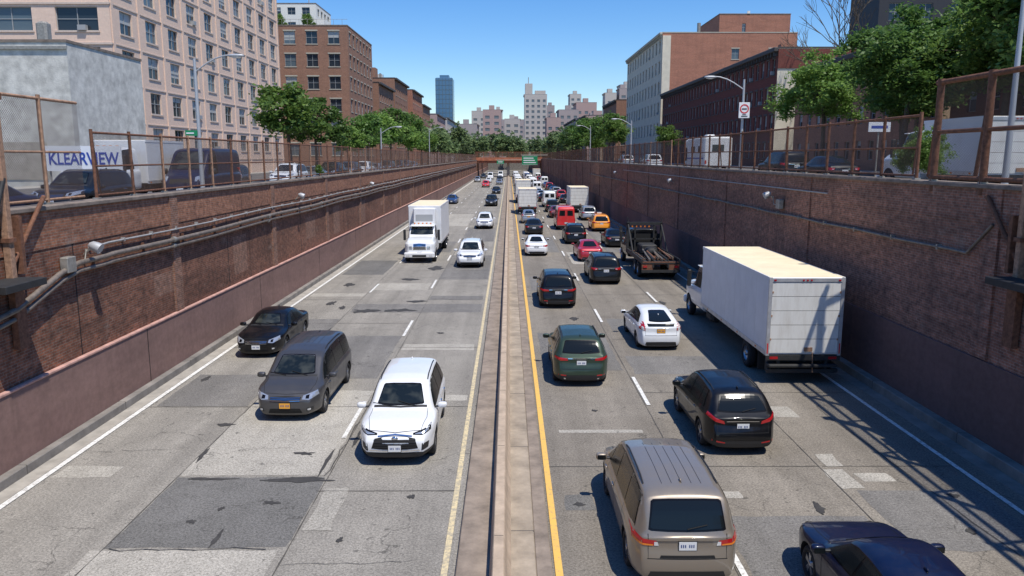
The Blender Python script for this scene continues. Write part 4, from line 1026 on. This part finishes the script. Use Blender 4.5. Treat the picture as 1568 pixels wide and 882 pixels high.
pr = building(-80, -34, 69, 119, STL, 31.5, -1, reg(8, 4.0, 5.6, 3.6), reg(7, 3.9, 3.3, 1.95), reg(10, 2.9, 4.9, 2.3), reg(7, 3.9, 3.3, 1.95), 'brick_pink', 'brick_pink', sill='sill_stone', mull=1, trans=1)
for k in range(8):
    z = STL+1.9+k*3.3; pr['walls'].box(-80, -33.92, 68.90, 69.0, z-.12, z+.05, 'sill_stone'); pr['walls'].box(-34, -33.93, 69, 119, z-.05, z+.05, 'sill_stone')
for k in range(11): y = 69.2+k*4.9; pr['walls'].box(-34, -33.9, y, y+.35, STL, 31.3, 'brick_pink')
group('office_building', pr)
pr = building(-52, -30.5, 55.5, 66.5, STL, 15.4, -1, [], [], [], [], 'render_grey', 'render_grey')
pr['walls'].box(-52, -36, 55.42, 56.2, 15.5, 16.2, 'render_grey', None, .05); pr['roof'].box(-34, -33.2, 58, 58.8, 15, 17.2, 'galv', None, .15)
pr['roof'].box(-52, -30.4, 55.35, 55.44, 14.9, 15.1, 'galv'); pr['roof'].box(-44, -41, 60, 63, 15, 17.0, 'galv', None, .1); pr['walls'].box(-38.5, -38.3, 55.38, 55.5, STL, 15.0, 'galv')
pr['walls'].box(-49, -46.5, 55.44, 55.5, 8.4, 11.4, 'concrete'); pr['walls'].box(-35.6, -32.5, 55.44, 55.5, 6, 8.6, 'concrete')
group('rendered_building', pr)
pr = building(-47.5, -30, 150, 176, STL, 31.6, -1, reg(4, 2.6, 4.1, 2.1), reg(6, 3.6, 4.1, 2.3), reg(7, 2.2, 3.6, 1.7), reg(6, 3.6, 4.1, 2.3), 'brick_brown', 'brick_brown', sill='cream_dk', lintel='cream_dk')
for x in np.arange(-47, -30, 1.6): pr['roof'].tube([(x, 150.4, 31.6), (x, 150.4, 32.8)], .03, 'galv', 5)
pr['roof'].tube([(-47, 150.4, 32.8), (-30, 150.4, 32.8)], .03, 'galv', 5); pr['roof'].box(-40, -36, 158, 163, 31, 34.2, 'white_render')
group('brick_warehouse', pr)
pr = building(-62, -44, 185, 200, STL, 42, -1, reg(5, 2.5, 3.3, 1.8), reg(11, 3, 3.2, 1.6), reg(4, 2.5, 3.3, 1.8), reg(11, 3, 3.2, 1.6), 'white_render', 'white_render')
pr['roof'].tube([(-46, 187, 42), (-46, 187, 46)], .12, 'lampgrey', 6)
group('apartment_tower', pr)
pr = building(-66, -50, 128, 146, STL, 39, -1, reg(4, 2.5, 3.6, 1.8), reg(10, 3, 3.2, 1.6), reg(4, 2.5, 3.6, 1.8), reg(10, 3, 3.2, 1.6), 'cream', 'cream')
group('apartment_tower', pr)
rr = random.Random(31)
for sd, st, L3 in ((-1, STL, [(-46, -30, 184, 207, 24.5, 'brick_brown'), (-44, -30, 210, 236, 28, 'brick_brown'), (-42, -29, 240, 266, 27.5, 'brick_red'), (-42, -29, 268, 292, 25.0, 'brick_brown'), (-44, -28, 310, 350, 24, 'haze_red'), (-46, -28, 360, 430, 25, 'haze_tan')]),
               (1, STR, [(31.5, 45, 232, 262, 24, 'brick_brown'), (31.5, 44, 270, 300, 21, 'brick_tan'), (31, 44, 318, 360, 24, 'haze_red'), (31, 44, 365, 440, 25, 'haze_brown')])):
    for (x0, x1, y0, y1, z1, m) in L3:
        n = int((y1-y0)/3.4); nf = int((x1-x0)/3.4); nrw = int((z1-st-1)/3.4)
        pr = building(x0, x1, y0, y1, st, z1, sd, reg(nf, 2.2, 3.4, 1.4), reg(nrw, 2.2, 3.4, 1.7), reg(n, 2, 3.4, 1.3), reg(nrw, 2.2, 3.4, 1.7), m, m, cornice='trim_dark', mull=0, sill='cream_dk')
        xm = rr.uniform(x0+3, x1-6); pr['roof'].box(xm, xm+3.5, y0+3, y0+7, z1-.4, z1+rr.uniform(2, 3.5), m)
        pr['roof'].tube([(xm+5, y0+2, z1), (xm+5, y0+2, z1+1.4)], .25, 'galv', 8)
        group('brick_apartment_house', pr)
A = MB(); A.tube([(-47, 300, STL), (-47, 300, 30)], .5, 'galv', 8); A.ell((-47, 300, 33.2), (1.7, 1.7, 2.2), 'timber', .7); A.tube([(-47, 300, 35), (-47, 300, 38)], .1, 'galv', 5); group('water_tower', {'tank_and_mast': A})
pr = building(33, 45, 98, 170, STR, 20.7, 1, [], [], reg(33, 1.4, 2.15, 1.05), reg(4, 2.2, 3.4, 1.9), 'cream', 'brick_darkred', cornice='trim_dark', mull=0, sill='trim_dark', lintel='trim_dark')
pr['walls'].box(33, 45, 97.9, 98, 18.3, 20.6, 'brick_darkred')
for yy in (106, 120, 133, 146, 158): pr['roof'].box(36, 37.6, yy, yy+1.2, 20, 22.3, 'brick_red')
group('row_houses', pr)
pr = building(33, 62, 172.5, 222, STR, 33.8, 1, [(15, 16.6), (23, 24.6)], reg(2, 19, 4.2, 2.2), reg(12, 2.6, 4.1, 1.5), reg(6, 3, 4.4, 2.4), 'brick_red', 'cream', cornice='cream_dk', sill='cream_dk', lintel='cream_dk')
pr['roof'].box(33.05, 34.8, 172.3, 172.5, STR, 33.2, 'cream')
pr2 = building(46, 61.5, 176, 196, 33.3, 38.2, 1, [(5, 5.8)], [(1.2, 3.0)], [], [], 'brick_red', 'brick_red')
for k in pr2: pr['penthouse_'+k] = pr2[k]
pr['roof'].box(52, 52.6, 176, 176.2, 38, 38.9, 'white_render'); pr['roof'].tube([(42.5, 180, 33), (42.5, 180, 37)], .4, 'galv', 8)
group('apartment_building', pr)
group('brick_house', building(33.5, 46, 26, 60, STR, 15.5, 1, [], [], reg(12, 1.6, 2.7, 1.1), reg(2, 2, 3.5, 1.8), 'cream', 'brick_darkred', cornice='trim_dark', mull=0))
group('brick_house', building(34, 46, 62, 94, STR, 17.5, 1, reg(3, 2, 3.5, 1.2), reg(3, 2, 3.5, 1.8), reg(12, 1.4, 2.6, 1.1), reg(3, 2, 3.4, 1.8), 'brick_tan', 'brick_red', cornice='trim_dark', mull=0))
group('dark_tower', building(44, 60, 96, 104, STR, 42, 1, reg(4, 2, 3.6, 1.6), reg(9, 4, 3.6, 2), [], [], 'darkbuilding', 'darkbuilding'))
def sky_b(x0, x1, y0, d, z1, m, pitch=4.2):
    w = x1-x0; n = max(1, int(w/pitch)); r = int((z1-STR-2)/4)
    return building(x0, x1, y0, y0+d, STR, z1, -1 if x0 < 0 else 1, reg(n, w/n/2, w/n, w/n*.5), reg(r, 3, 4, 2), reg(max(1, int(d/5)), 3, 5, 2), reg(r, 3, 4, 2), m, m, mull=0, trans=0, far=True, cornice=m)
pr = sky_b(12, 29, 600, 20, 54, 'haze_tan'); pr['roof'].box(12.5, 18, 601, 612, 54, 62, 'haze_tan'); pr['roof'].box(20, 28, 603, 610, 54, 57, 'haze_tan'); pr['roof'].tube([(15, 606, 62), (15, 606, 67)], .3, 'galv', 6)
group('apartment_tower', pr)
for a in [(-17, -5, 520, 25, 38, 'haze_red'), (-3, 8, 560, 20, 34, 'haze_tan'), (33, 46, 520, 25, 38, 'haze_brown'), (46, 60, 540, 25, 44, 'haze_red'), (68, 76, 560, 15, 52, 'haze_tan'), (78, 84, 560, 15, 55, 'haze_brown'), (86, 96, 560, 15, 50, 'haze_tan'),
          (-34, -20, 500, 30, 28, 'haze_brown'), (-30, -18, 640, 20, 44, 'haze_tan'), (54, 64, 700, 20, 62, 'haze_tan'), (-96, -86, 560, 20, 62, 'haze_tan'), (-84, -70, 560, 20, 52, 'haze_brown'), (24, 33, 500, 20, 32, 'haze_red'), (-8, 22, 700, 20, 40, 'haze_brown'),
          (-14, -6, 760, 20, 52, 'haze_tan'), (36, 44, 760, 20, 56, 'haze_brown'), (98, 110, 700, 20, 70, 'haze_tan'), (112, 122, 690, 20, 60, 'haze_brown')]:
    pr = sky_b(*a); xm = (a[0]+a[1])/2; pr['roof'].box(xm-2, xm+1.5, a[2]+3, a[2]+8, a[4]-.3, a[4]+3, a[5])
    group('distant_building', pr)
pr = {'walls': MB()}; pr['walls'].box(-63.5, -48.5, 690, 710, STL, 75, 'tower_blue', None, .6)
for k in range(17): pr['walls'].box(-63.56, -48.44, 689.9, 710.1, 10+k*3.9, 10.3+k*3.9, 'win_mid')
for k in range(6): pr['walls'].box(-63.3+k*2.9, -63.0+k*2.9, 689.85, 689.95, STL, 74.5, 'win_mid')
pr['walls'].box(-60, -52, 694, 706, 75, 77.5, 'tower_blue')
group('glass_tower', pr)

# ------------------------------------------------------------------ overpass
A, B2, C = MB(), MB(), MB()
A.box(XL-2, XR+2, 298, 312, 5.2, 6.4, 'bridge_red', None, .05); A.box(XL-2, XR+2, 297.6, 298, 6.1, 7.3, 'bridge_red')
for x in np.arange(-11.5, 12.4, 2.4): A.box(x-.12, x+.12, 297.7, 298, 5.2, 6.08, 'rust')
B2.box(-.7, .3, 300, 310, 0, 5.2, 'concrete')
for x in np.arange(-12, 13, 2.4): C.tube([(x, 297.8, 7.2), (x, 297.8, 9.3)], .05, 'bridge_red', 5)
C.tube([(-13, 297.8, 9.3), (13, 297.8, 9.3)], .05, 'bridge_red', 5); C.face([(-13, 297.82, 7.3), (13, 297.82, 7.3), (13, 297.82, 9.2), (-13, 297.82, 9.2)], 'chainlink_far')
group('overpass', {'deck': A, 'pier': B2, 'fence': C})
def gsign(x0, x1, y, z0, z1):
    A = MB(); A.box(x0, x1, y, y+.08, z0, z1, 'signgreen'); A.box(x0+.1, x1-.1, y-.01, y, z1-.12, z1-.06, 'signwhite'); A.box(x0+.1, x1-.1, y-.01, y, z0+.06, z0+.12, 'signwhite')
    for i, zz in enumerate((z0+.6, z0+1.3, z0+2.0)):
        if zz+.3 < z1: A.box(x0+.5, x1-.5-.4*i, y-.01, y, zz, zz+.3, 'signwhite')
    B2 = MB()
    for x in (x0+.4, x1-.4): B2.tube([(x, y+.15, z0), (x, y+.15, z1+.4)], .08, 'galv', 6)
    B2.tube([(x0-.3, y+.2, z1+.2), (12.4, y+.2, z1+.2)], .1, 'galv', 6)
    group('highway_sign', {'panel': A, 'supports': B2})
gsign(4.2, 9.2, 250, 5.0, 7.9)
gsign(-4.5, -1.8, 297, 4.9, 6.2)

# ------------------------------------------------------------------ street lamps and signs
def lamp(x, y, zb, h, arm, adir, name='street_lamp'):
    A = MB(); A.tube([(x, y, zb), (x, y, zb+h*.5), (x, y, zb+h)], [.11, .085, .06], 'lampgrey', 10)
    A.tube([(x, y, zb), (x, y, zb+.5)], .16, 'lampgrey', 10)
    pts = [(x, y, zb+h-.6)]+[(x+adir*arm*t, y, zb+h-.6+.75*math.sin(t*math.pi/2)) for t in (.15, .35, .6, .85, 1)]
    A.tube(pts, .035, 'lampgrey', 7)
    B2 = MB(); B2.ell((x+adir*(arm+.3), y, zb+h+.13), (.38, .13, .075), 'lampgrey', .8); B2.ell((x+adir*(arm+.32), y, zb+h+.07), (.24, .10, .06), 'lampclear', .9)
    return group(name, {'pole_and_arm': A, 'lamp_head': B2})
lamp(-14.3, 36.5, STL, 6.6, 1.6, 1); lamp(-13.6, 84, STL, 5.2, 1.6, 1); lamp(13.9, 47, STR, 5.9, 1.7, -1); lamp(14.3, 92, STR, 5.6, 1.7, -1); lamp(15.8, 24.8, STR, 7.6, 1.4, -1); lamp(14, 135, STR, 6.5, 1.7, -1); lamp(-13.6, 135, STL, 7, 1.7, 1)
A = MB(); A.box(13.58, 14.22, 46.7, 46.75, 9.85, 10.75, 'signwhite', None, .01)
n = 20
ring = lambda r, y: [(13.9+r*math.cos(2*math.pi*k/n), y, 10.38+r*math.sin(2*math.pi*k/n)) for k in range(n)]
A.grid([ring(.27, 46.69), ring(.2, 46.69)], 'signred', False, True)
A.box(13.75, 14.05, 46.685, 46.692, 10.35, 10.41, 'signblack'); A.box(13.72, 14.1, 46.69, 46.695, 9.93, 9.98, 'signblack')
A.box(13.78, 14.02, 46.69, 46.695, 10.03, 10.07, 'signblack')
B2 = MB(); B2.box(13.86, 13.94, 46.75, 46.95, 10.2, 10.3, 'galv')
group('traffic_sign', {'panel': A, 'clamp': B2})
A = MB(); A.box(13.2, 14.0, 28.9, 28.94, 8.5, 8.85, 'signwhite'); A.box(13.3, 13.9, 28.895, 28.9, 8.62, 8.72, 'text_blue'); A.tube([(13.6, 28.97, STR), (13.6, 28.97, 8.8)], .03, 'galv', 6); group('parking_sign', {'panel': A})
A = MB(); A.box(-14.9, -14.35, 36.4, 36.44, 8.55, 8.8, 'signgreen'); A.box(-14.85, -14.5, 36.39, 36.4, 8.64, 8.7, 'signwhite'); group('street_name_sign', {'panel': A})

# ------------------------------------------------------------------ trees
def crown_mesh(name, seed, rx, rz, nclump, nleaf, leaf, mat, clr=.75):
    rs = np.random.RandomState(seed); cs = []
    while len(cs) < nclump:
        p = rs.uniform(-1, 1, 3); d = np.linalg.norm(p)
        if d > 1 or d < .35 or (p[2] < -.55): continue
        th = math.atan2(p[1], p[0]); k = .80+.22*math.sin(3*th+seed)+.14*math.sin(5*th+2*seed+3*p[2])
        cs.append((p[0]*rx*k, p[1]*rx*k, p[2]*rz*(.88+.2*math.sin(2*th+seed))))
    V = []
    cs = np.array(cs)
    for c in cs:
        r = clr*rs.uniform(.55, 1.25)
        n = int(nleaf*rs.uniform(.6, 1.3))
        q = rs.normal(0, .5, (n, 3))*np.array([r, r, r*.6])+c
        a = rs.normal(0, 1, (n, 3)); a[:, 2] *= .45; a /= np.linalg.norm(a, axis=1)[:, None]
        b3 = rs.normal(0, 1, (n, 3)); b3[:, 2] *= .6; b3 -= (b3*a).sum(1)[:, None]*a; b3 /= np.linalg.norm(b3, axis=1)[:, None]
        s = (leaf*rs.uniform(.6, 1.3, n))[:, None]
        V.append(np.stack([q-a*s, q+b3*s*.55, q+a*s, q-b3*s*.55], 1).reshape(-1, 3))
    V = np.concatenate(V); nf = len(V)//4
    me = bpy.data.meshes.new(name); me.vertices.add(len(V)); me.vertices.foreach_set('co', V.ravel())
    me.loops.add(nf*4); me.loops.foreach_set('vertex_index', np.arange(nf*4)); me.polygons.add(nf)
    me.polygons.foreach_set('loop_start', np.arange(0, nf*4, 4)); me.update(calc_edges=True); me.validate(); me.materials.append(MATS[mat])
    return me, cs
def trunk_mesh(cs, h0, rx, rz, seed, r0=.2, nb=14):
    rnd = random.Random(seed); mb = MB()
    top = Vector((rnd.uniform(-.2, .2), rnd.uniform(-.2, .2), rz*.5))
    base = Vector((0, 0, -h0)); fork = Vector((rnd.uniform(-.15, .15), rnd.uniform(-.15, .15), -rz*.55))
    mb.tube([base, base*.5+fork*.5+Vector((.08, -.05, 0)), fork, (fork+top)*.5, top], [r0, r0*.8, r0*.68, r0*.4, r0*.12], 'bark', 9)
    idx = list(range(len(cs))); rnd.shuffle(idx)
    for i in idx[:nb]:
        c = Vector(cs[i]); t = rnd.uniform(.0, .75); s = fork.lerp(top, t)
        mid = s.lerp(c, .5)+Vector((rnd.uniform(-.2, .2), rnd.uniform(-.2, .2), rnd.uniform(-.35, .1)))
        mb.tube([s, mid, c], [r0*.38*(1-t*.5), r0*.2, r0*.05], 'bark', 6, False)
    return mb.mesh('trunk')
TREES = {}
def tree(kind, x, y, z, s, rot=0, name='street_tree', sz=1):
    if kind not in TREES:
        sd, rx, rz, nc, nl, lf, m, clr, h0 = {
          'a': (1, 3.4, 3.1, 95, 200, .12, 'leaves', .72, 5.6), 'b': (2, 3.9, 3.4, 105, 210, .13, 'leaves_dark', .78, 6.2), 'c': (5, 3.1, 3.6, 90, 200, .12, 'leaves', .7, 6.0),
          'm': (8, 3.5, 3.2, 62, 75, .22, 'leaves', .85, 5.6), 'n': (11, 3.8, 3.3, 62, 75, .22, 'leaves_dark', .85, 5.6), 'f': (15, 4.0, 3.4, 50, 36, .42, 'leaves_far', 1.0, 5.8)}[kind]
        cm, cs = crown_mesh('crown_'+kind, sd, rx, rz, nc, nl, lf, m, clr)
        TREES[kind] = (cm, trunk_mesh(cs, h0, rx, rz, sd, .2), h0)
    cm, tm, h0 = TREES[kind]
    e = empty(name, (x, y, z+h0*s*sz), rot); e.scale = (s, s, s*sz)
    obj('crown', cm, e); obj('trunk_and_limbs', tm, e)
for t in [('a', 25.0, 63, STR, 1.12, 0), ('c', 27.5, 55, STR, 1.05, 1), ('b', 24.5, 49, STR, 1.12, 2), ('a', 26.5, 42, STR, 1.2, 3), ('b', 25.5, 35.5, STR, 1.3, 4.2), ('c', 30.5, 47, STR, 1.35, 2.2), ('b', 30, 39, STR, 1.4, 1.2), ('a', 31, 60, STR, 1.1, 1.7), ('c', 23.5, 31.5, STR, 1.15, 5)]:
    tree(*t)
for t in [('m', -20.0, 72, STL, 1.05, 0), ('n', -19.2, 78, STL, .92, 1), ('m', -19, 93, STL, .7, 2), ('n', -18.5, 104, STL, .9, 3), ('m', -19, 117, STL, 1.02, 1.5), ('n', -20, 134, STL, 1.2, 2.4), ('m', -19.0, 150, STL, .95, .5), ('n', -21, 166, STL, 1.3, 4), ('m', -18.0, 176, STL, .9, 4),
          ('m', 20, 150, STR, 1.0, 1), ('n', 21, 164, STR, 1.2, 2), ('m', 20, 182, STR, .95, 3), ('n', 20, 202, STR, 1.3, 3), ('m', 22, 225, STR, 1.1, 5), ('n', 20, 250, STR, 1.3, 6), ('m', 27, 134, STR, .8, 0), ('m', 18.5, 172, STR, .8, 0)]:
    tree(*t)
random.seed(21)
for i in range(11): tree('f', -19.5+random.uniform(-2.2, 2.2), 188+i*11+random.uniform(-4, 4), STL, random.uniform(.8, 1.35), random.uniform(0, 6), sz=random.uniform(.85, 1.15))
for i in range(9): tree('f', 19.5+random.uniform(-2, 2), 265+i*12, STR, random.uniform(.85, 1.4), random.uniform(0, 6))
e = empty('distant_trees')
cm = TREES['f'][0]
for i in range(90):
    x = random.uniform(-60, 62); y = random.uniform(330, 500)
    if abs(x) < 14: y = max(y, 345)
    o = obj('tree_crown', cm, e, (x, y, STR+random.uniform(3.0, 8.5))); s = random.uniform(.8, 1.6); o.scale = (s, s, s*1.1); o.rotation_euler = (0, 0, random.uniform(0, 6))
for x in (-45, -43.4, -38):
    o = obj('roof_shrub', TREES['m'][0], None, (x, 153, 32.9)); o.scale = (.42, .42, .5)
for x, y, s in ((14.0, 26.3, .25), (14.2, 27.2, .2)):
    o = obj('shrub', TREES['a'][0], None, (x, y, STR+.9+.5)); o.scale = (s, s, s*1.3)
o = obj('vine', TREES['m'][0], None, (-12.1, 50, 6.75)); o.scale = (.09, .12, .13)
mb = MB(); rnd = random.Random(4)
def br(p, d, l, r, k):
    q = p+d*l; mb.tube([p, p.lerp(q, .5)+Vector((rnd.uniform(-.1, .1)*l, rnd.uniform(-.1, .1)*l, 0)), q], [r, r*.8, r*.6], 'bark', 5, False)
    if k == 0: return
    for _ in range(3):
        nd = (d+Vector((rnd.uniform(-.6, .6), rnd.uniform(-.6, .6), rnd.uniform(-.1, .4)))).normalized(); br(q, nd, l*rnd.uniform(.6, .85), r*.6, k-1)
br(Vector((38, 90, STR)), Vector((0, 0, 1)), 6.4, .28, 5)
group('bare_tree', {'trunk_and_limbs': mb})

# ------------------------------------------------------------------ vehicles : left carriageway (oncoming)
car('suv', 'suv', 'white', -2.87, 18.2, False, front='bigsuv', yaw=.01)
car('minivan', 'minivan', 'grey', -6.42, 21.5, False, yaw=-.01)
car('sedan', 'sedan', 'black', -9.62, 28.7, False)
car('suv', 'suv', 'white', -2.7, 52.9, False)
box_truck('box_truck', -6.45, 55.5, False, blen=7.6, bz1=3.9, reefer=True)
car('suv', 'suv_small', 'white', -2.6, 82, False)
car('suv', 'suv', 'charcoal', -2.7, 120, False)
car('sedan', 'sedan', 'black', -2.6, 161, False)
car('suv', 'suv', 'bright_red', -5.8, 195, False)
car('sedan', 'sedan', 'blue', -9.3, 126, False)
car('van', 'van', 'white', -6.2, 262, False, front='van', rear='van'); car('sedan', 'sedan', 'silver', -2.6, 215, False); car('van', 'van', 'white', -3, 285, False, front='van', rear='van')
car('suv', 'suv', 'black', -2.8, 240, False); car('suv', 'suv', 'silver', -9.5, 235, False); car('sedan', 'sedan', 'white', -6, 230, False); car('suv', 'suv', 'charcoal', -9, 275, False)
# right carriageway
car('minivan', 'minivan', 'beige', 3.14, 12.6, True, rear='minivan', yaw=.0)
car('sedan', 'sedan', 'navy', 6.3, 9.15, True)
car('suv', 'suv_small', 'black', 6.0, 18.85, True, rear='swoop', yaw=.01)
car('suv', 'suv_small', 'green', 2.42, 24.9, True, rear='wide')
car('hatchback', 'hatch', 'white', 6.02, 29.8, True, rear='hatch', yaw=.015)
box_truck('box_truck', 9.9, 25.3, True, blen=8.9)
rolloff_truck('rolloff_truck', 9.45, 47.5)
car('suv', 'suv', 'black', 2.5, 38.4, True, rear='wide')
car('suv', 'suv', 'charcoal', 5.85, 45.8, True)
car('sedan', 'sedan', 'red', 6.0, 56, True, yaw=.02)
car('sedan', 'sedan', 'white', 2.15, 59.4, True)
car('suv', 'suv', 'black', 5.9, 67.5, True)
car('sedan', 'sedan', 'charcoal', 2.5, 76, True)
car('sedan', 'sedan', 'black', 9.15, 65, True)
tl = MB(); tl.box(-.25, .25, 2.3, 2.5, 1.72, 1.86, 'lampclear', None, .03)
car('taxi', 'suv', 'orange', 9.5, 79, True, extra=tl)
car('cargo_van', 'van', 'bright_red', 6.0, 81, True, front='van', rear='van')
car('hatchback', 'hatch', 'silver', 2.3, 89, True, rear='hatch')
car('suv', 'suv', 'silver', 9.7, 93, True); car('sedan', 'sedan', 'burgundy', 6.0, 97, True)
box_truck('box_truck', 2.5, 103, True, blen=6, bz1=3.4); box_truck('box_truck', 9.6, 106, True, blen=6, bz1=3.5)
car('van', 'van', 'white', 6.2, 118, True, rear='van', front='van'); car('suv', 'suv', 'black', 6.1, 107, True); car('sedan', 'sedan', 'black', 9.4, 128, True)
box_truck('box_truck', 2.4, 128, True, blen=7, bz1=3.8)
random.seed(9)
for (x, y0) in ((2.5, 150), (6.0, 132), (9.5, 140)):
    y = y0
    while y < 292:
        r = random.random()
        if r < .25: car('van', 'van', 'white', x, y, True, rear='van', front='van'); y += 12
        elif r < .4: box_truck('box_truck', x, y, True, blen=6, bz1=3.5); y += 17
        elif r < .7: car('suv', 'suv', random.choice(['black', 'white', 'grey', 'silver', 'red']), x, y, True); y += random.uniform(9, 14)
        else: car('sedan', 'sedan', random.choice(['black', 'white', 'charcoal', 'silver', 'blue']), x, y, True); y += random.uniform(8, 13)
# street level vehicles, left
car('parked_car', 'sedan', 'navy', -16.2, 21, False, z=STL); car('parked_car', 'suv', 'charcoal', -16.2, 27.5, False, z=STL)
car('delivery_van', 'van', 'navy', -16.2, 38.5, False, z=STL, front='van', rear='van', sc=1.08); car('parked_car', 'suv', 'grey', -17.5, 46, False, z=STL)
box_truck('box_truck', -18.95, 34.4, False, blen=4.4, bz0=.9, bz1=3.0, z=STL, liftgate=False)
car('parked_car', 'suv', 'white', -16.4, 56, False, z=STL); car('parked_car', 'sedan', 'silver', -16.4, 63, False, z=STL); car('parked_car', 'suv', 'black', -16.4, 70, False, z=STL); car('parked_car', 'suv', 'silver', -28, 60, False, z=STL)
for y in (78, 86, 94, 103, 112, 121, 131): car('parked_car', random.choice(['suv', 'sedan']), random.choice(['white', 'black', 'silver', 'grey']), -16.4, y, False, z=STL)
# right
for y, k, c in ((39, 'sedan', 'black'), (45.5, 'suv', 'charcoal'), (90, 'suv', 'white'), (110, 'suv', 'silver')):
    car('parked_car', k, c, 16.8, y, True, z=STR)
box_truck('box_truck', 17.9, 27.6, True, blen=4.0, bz0=.9, bz1=2.95, z=STR-.15, liftgate=False)
A = MB()
A.box(-1.2, 1.2, 0, 6.2, .55, 3.05, 'truck_white', None, .12); A.box(-1.15, 1.15, 6.2, 7.4, 2.1, 3.0, 'truck_white', None, .2)
for sx in (-1, 1):
    A.box(sx*1.2, sx*1.205, .1, 6.1, 1.2, 1.32, 'text_blue'); A.box(sx*1.2, sx*1.206, .9, 2.0, 1.7, 2.3, 'win_dark'); A.box(sx*1.2, sx*1.206, 3.2, 4.6, 1.7, 2.3, 'win_dark')
A.box(-.5, .5, -.006, 0, 1.8, 2.4, 'win_dark'); A.box(-.4, .4, 2.5, 3.3, 3.05, 3.3, 'lampgrey', None, .08)
for sx in (-1, 1): A.box(sx*.95, sx*1.1, -.01, 0, .8, 1.1, 'taillamp')
e = group('camper', {'living_box': A}, (17.6, 66, STR))
b, f, S = build_car('van', 'van', 'van', 1)
for nm, me in (('cab', b), ('cab_windows_trim', f)):
    o = obj(nm, me, e, (0, 3.2, 0)); o.scale = (.97, .97, .85); set_paint(o, me, P['white'])
for yy in (1.6, 7.5):
    for sx in (-1, 1): w_ = obj('wheel', get_wheel(.36), e, (sx*.98, yy, .36)); w_.rotation_euler = (0, 0, math.pi if sx < 0 else 0)
# lettered banner on the left street
A = MB(); A.box(-19.6, -16.4, 33.3, 33.36, 7.0, 8.05, 'signwhite')
for x in (-19.5, -16.5): A.tube([(x, 33.4, STL), (x, 33.4, 8.05)], .04, 'galv', 6)
e = group('banner_sign', {'panel': A})
cu = bpy.data.curves.new('lettering', 'FONT'); cu.body = 'KLEARVIEW'; cu.size = .72; cu.align_x = 'CENTER'; cu.extrude = .004; cu.offset = .012
o = bpy.data.objects.new('lettering', cu); COL.objects.link(o); o.parent = e; o.location = (-18.0, 33.29, 7.28); o.rotation_euler = (math.pi/2, 0, 0); o.scale = (.78, 1, 1); cu.materials.append(MATS['text_blue'])

# ------------------------------------------------------------------ light, sky, camera
w = bpy.data.worlds.new('World'); scene.world = w; w.use_nodes = True
nt = w.node_tree; bg = nt.nodes['Background']
sky = nt.nodes.new('ShaderNodeTexSky'); sky.sky_type = 'NISHITA'; sky.sun_disc = False
tosun = Vector((.29, -.36, 1)).normalized()
sky.sun_elevation = math.asin(tosun.z); sky.sun_rotation = math.atan2(tosun.x, tosun.y)
sky.air_density = 1.0; sky.dust_density = .15; sky.ozone_density = 5.0
hs = nt.nodes.new('ShaderNodeHueSaturation'); hs.inputs['Saturation'].default_value = 1.3; hs.inputs['Value'].default_value = 1.04; hs.inputs['Hue'].default_value = .508
nt.links.new(sky.outputs[0], hs.inputs['Color']); nt.links.new(hs.outputs[0], bg.inputs['Color']); bg.inputs['Strength'].default_value = .15
sl = bpy.data.lights.new('sun', 'SUN'); sl.energy = 4.8; sl.angle = math.radians(.5); sl.color = (1, .945, .86)
so = bpy.data.objects.new('sun', sl); COL.objects.link(so); so.rotation_euler = tosun.to_track_quat('Z', 'Y').to_euler()
cam = bpy.data.cameras.new('camera'); cam.sensor_width = 36; cam.lens = 36*1185/1568; cam.clip_end = 8000; cam.clip_start = .1
co = bpy.data.objects.new('camera', cam); COL.objects.link(co); co.location = (0, 0, 7.6)
co.rotation_euler = (math.radians(90-9.63), 0, math.radians(-.24))
scene.camera = co
scene.view_settings.view_transform = 'Standard'; scene.view_settings.look = 'None'; scene.view_settings.exposure = 0; scene.view_settings.gamma = 1
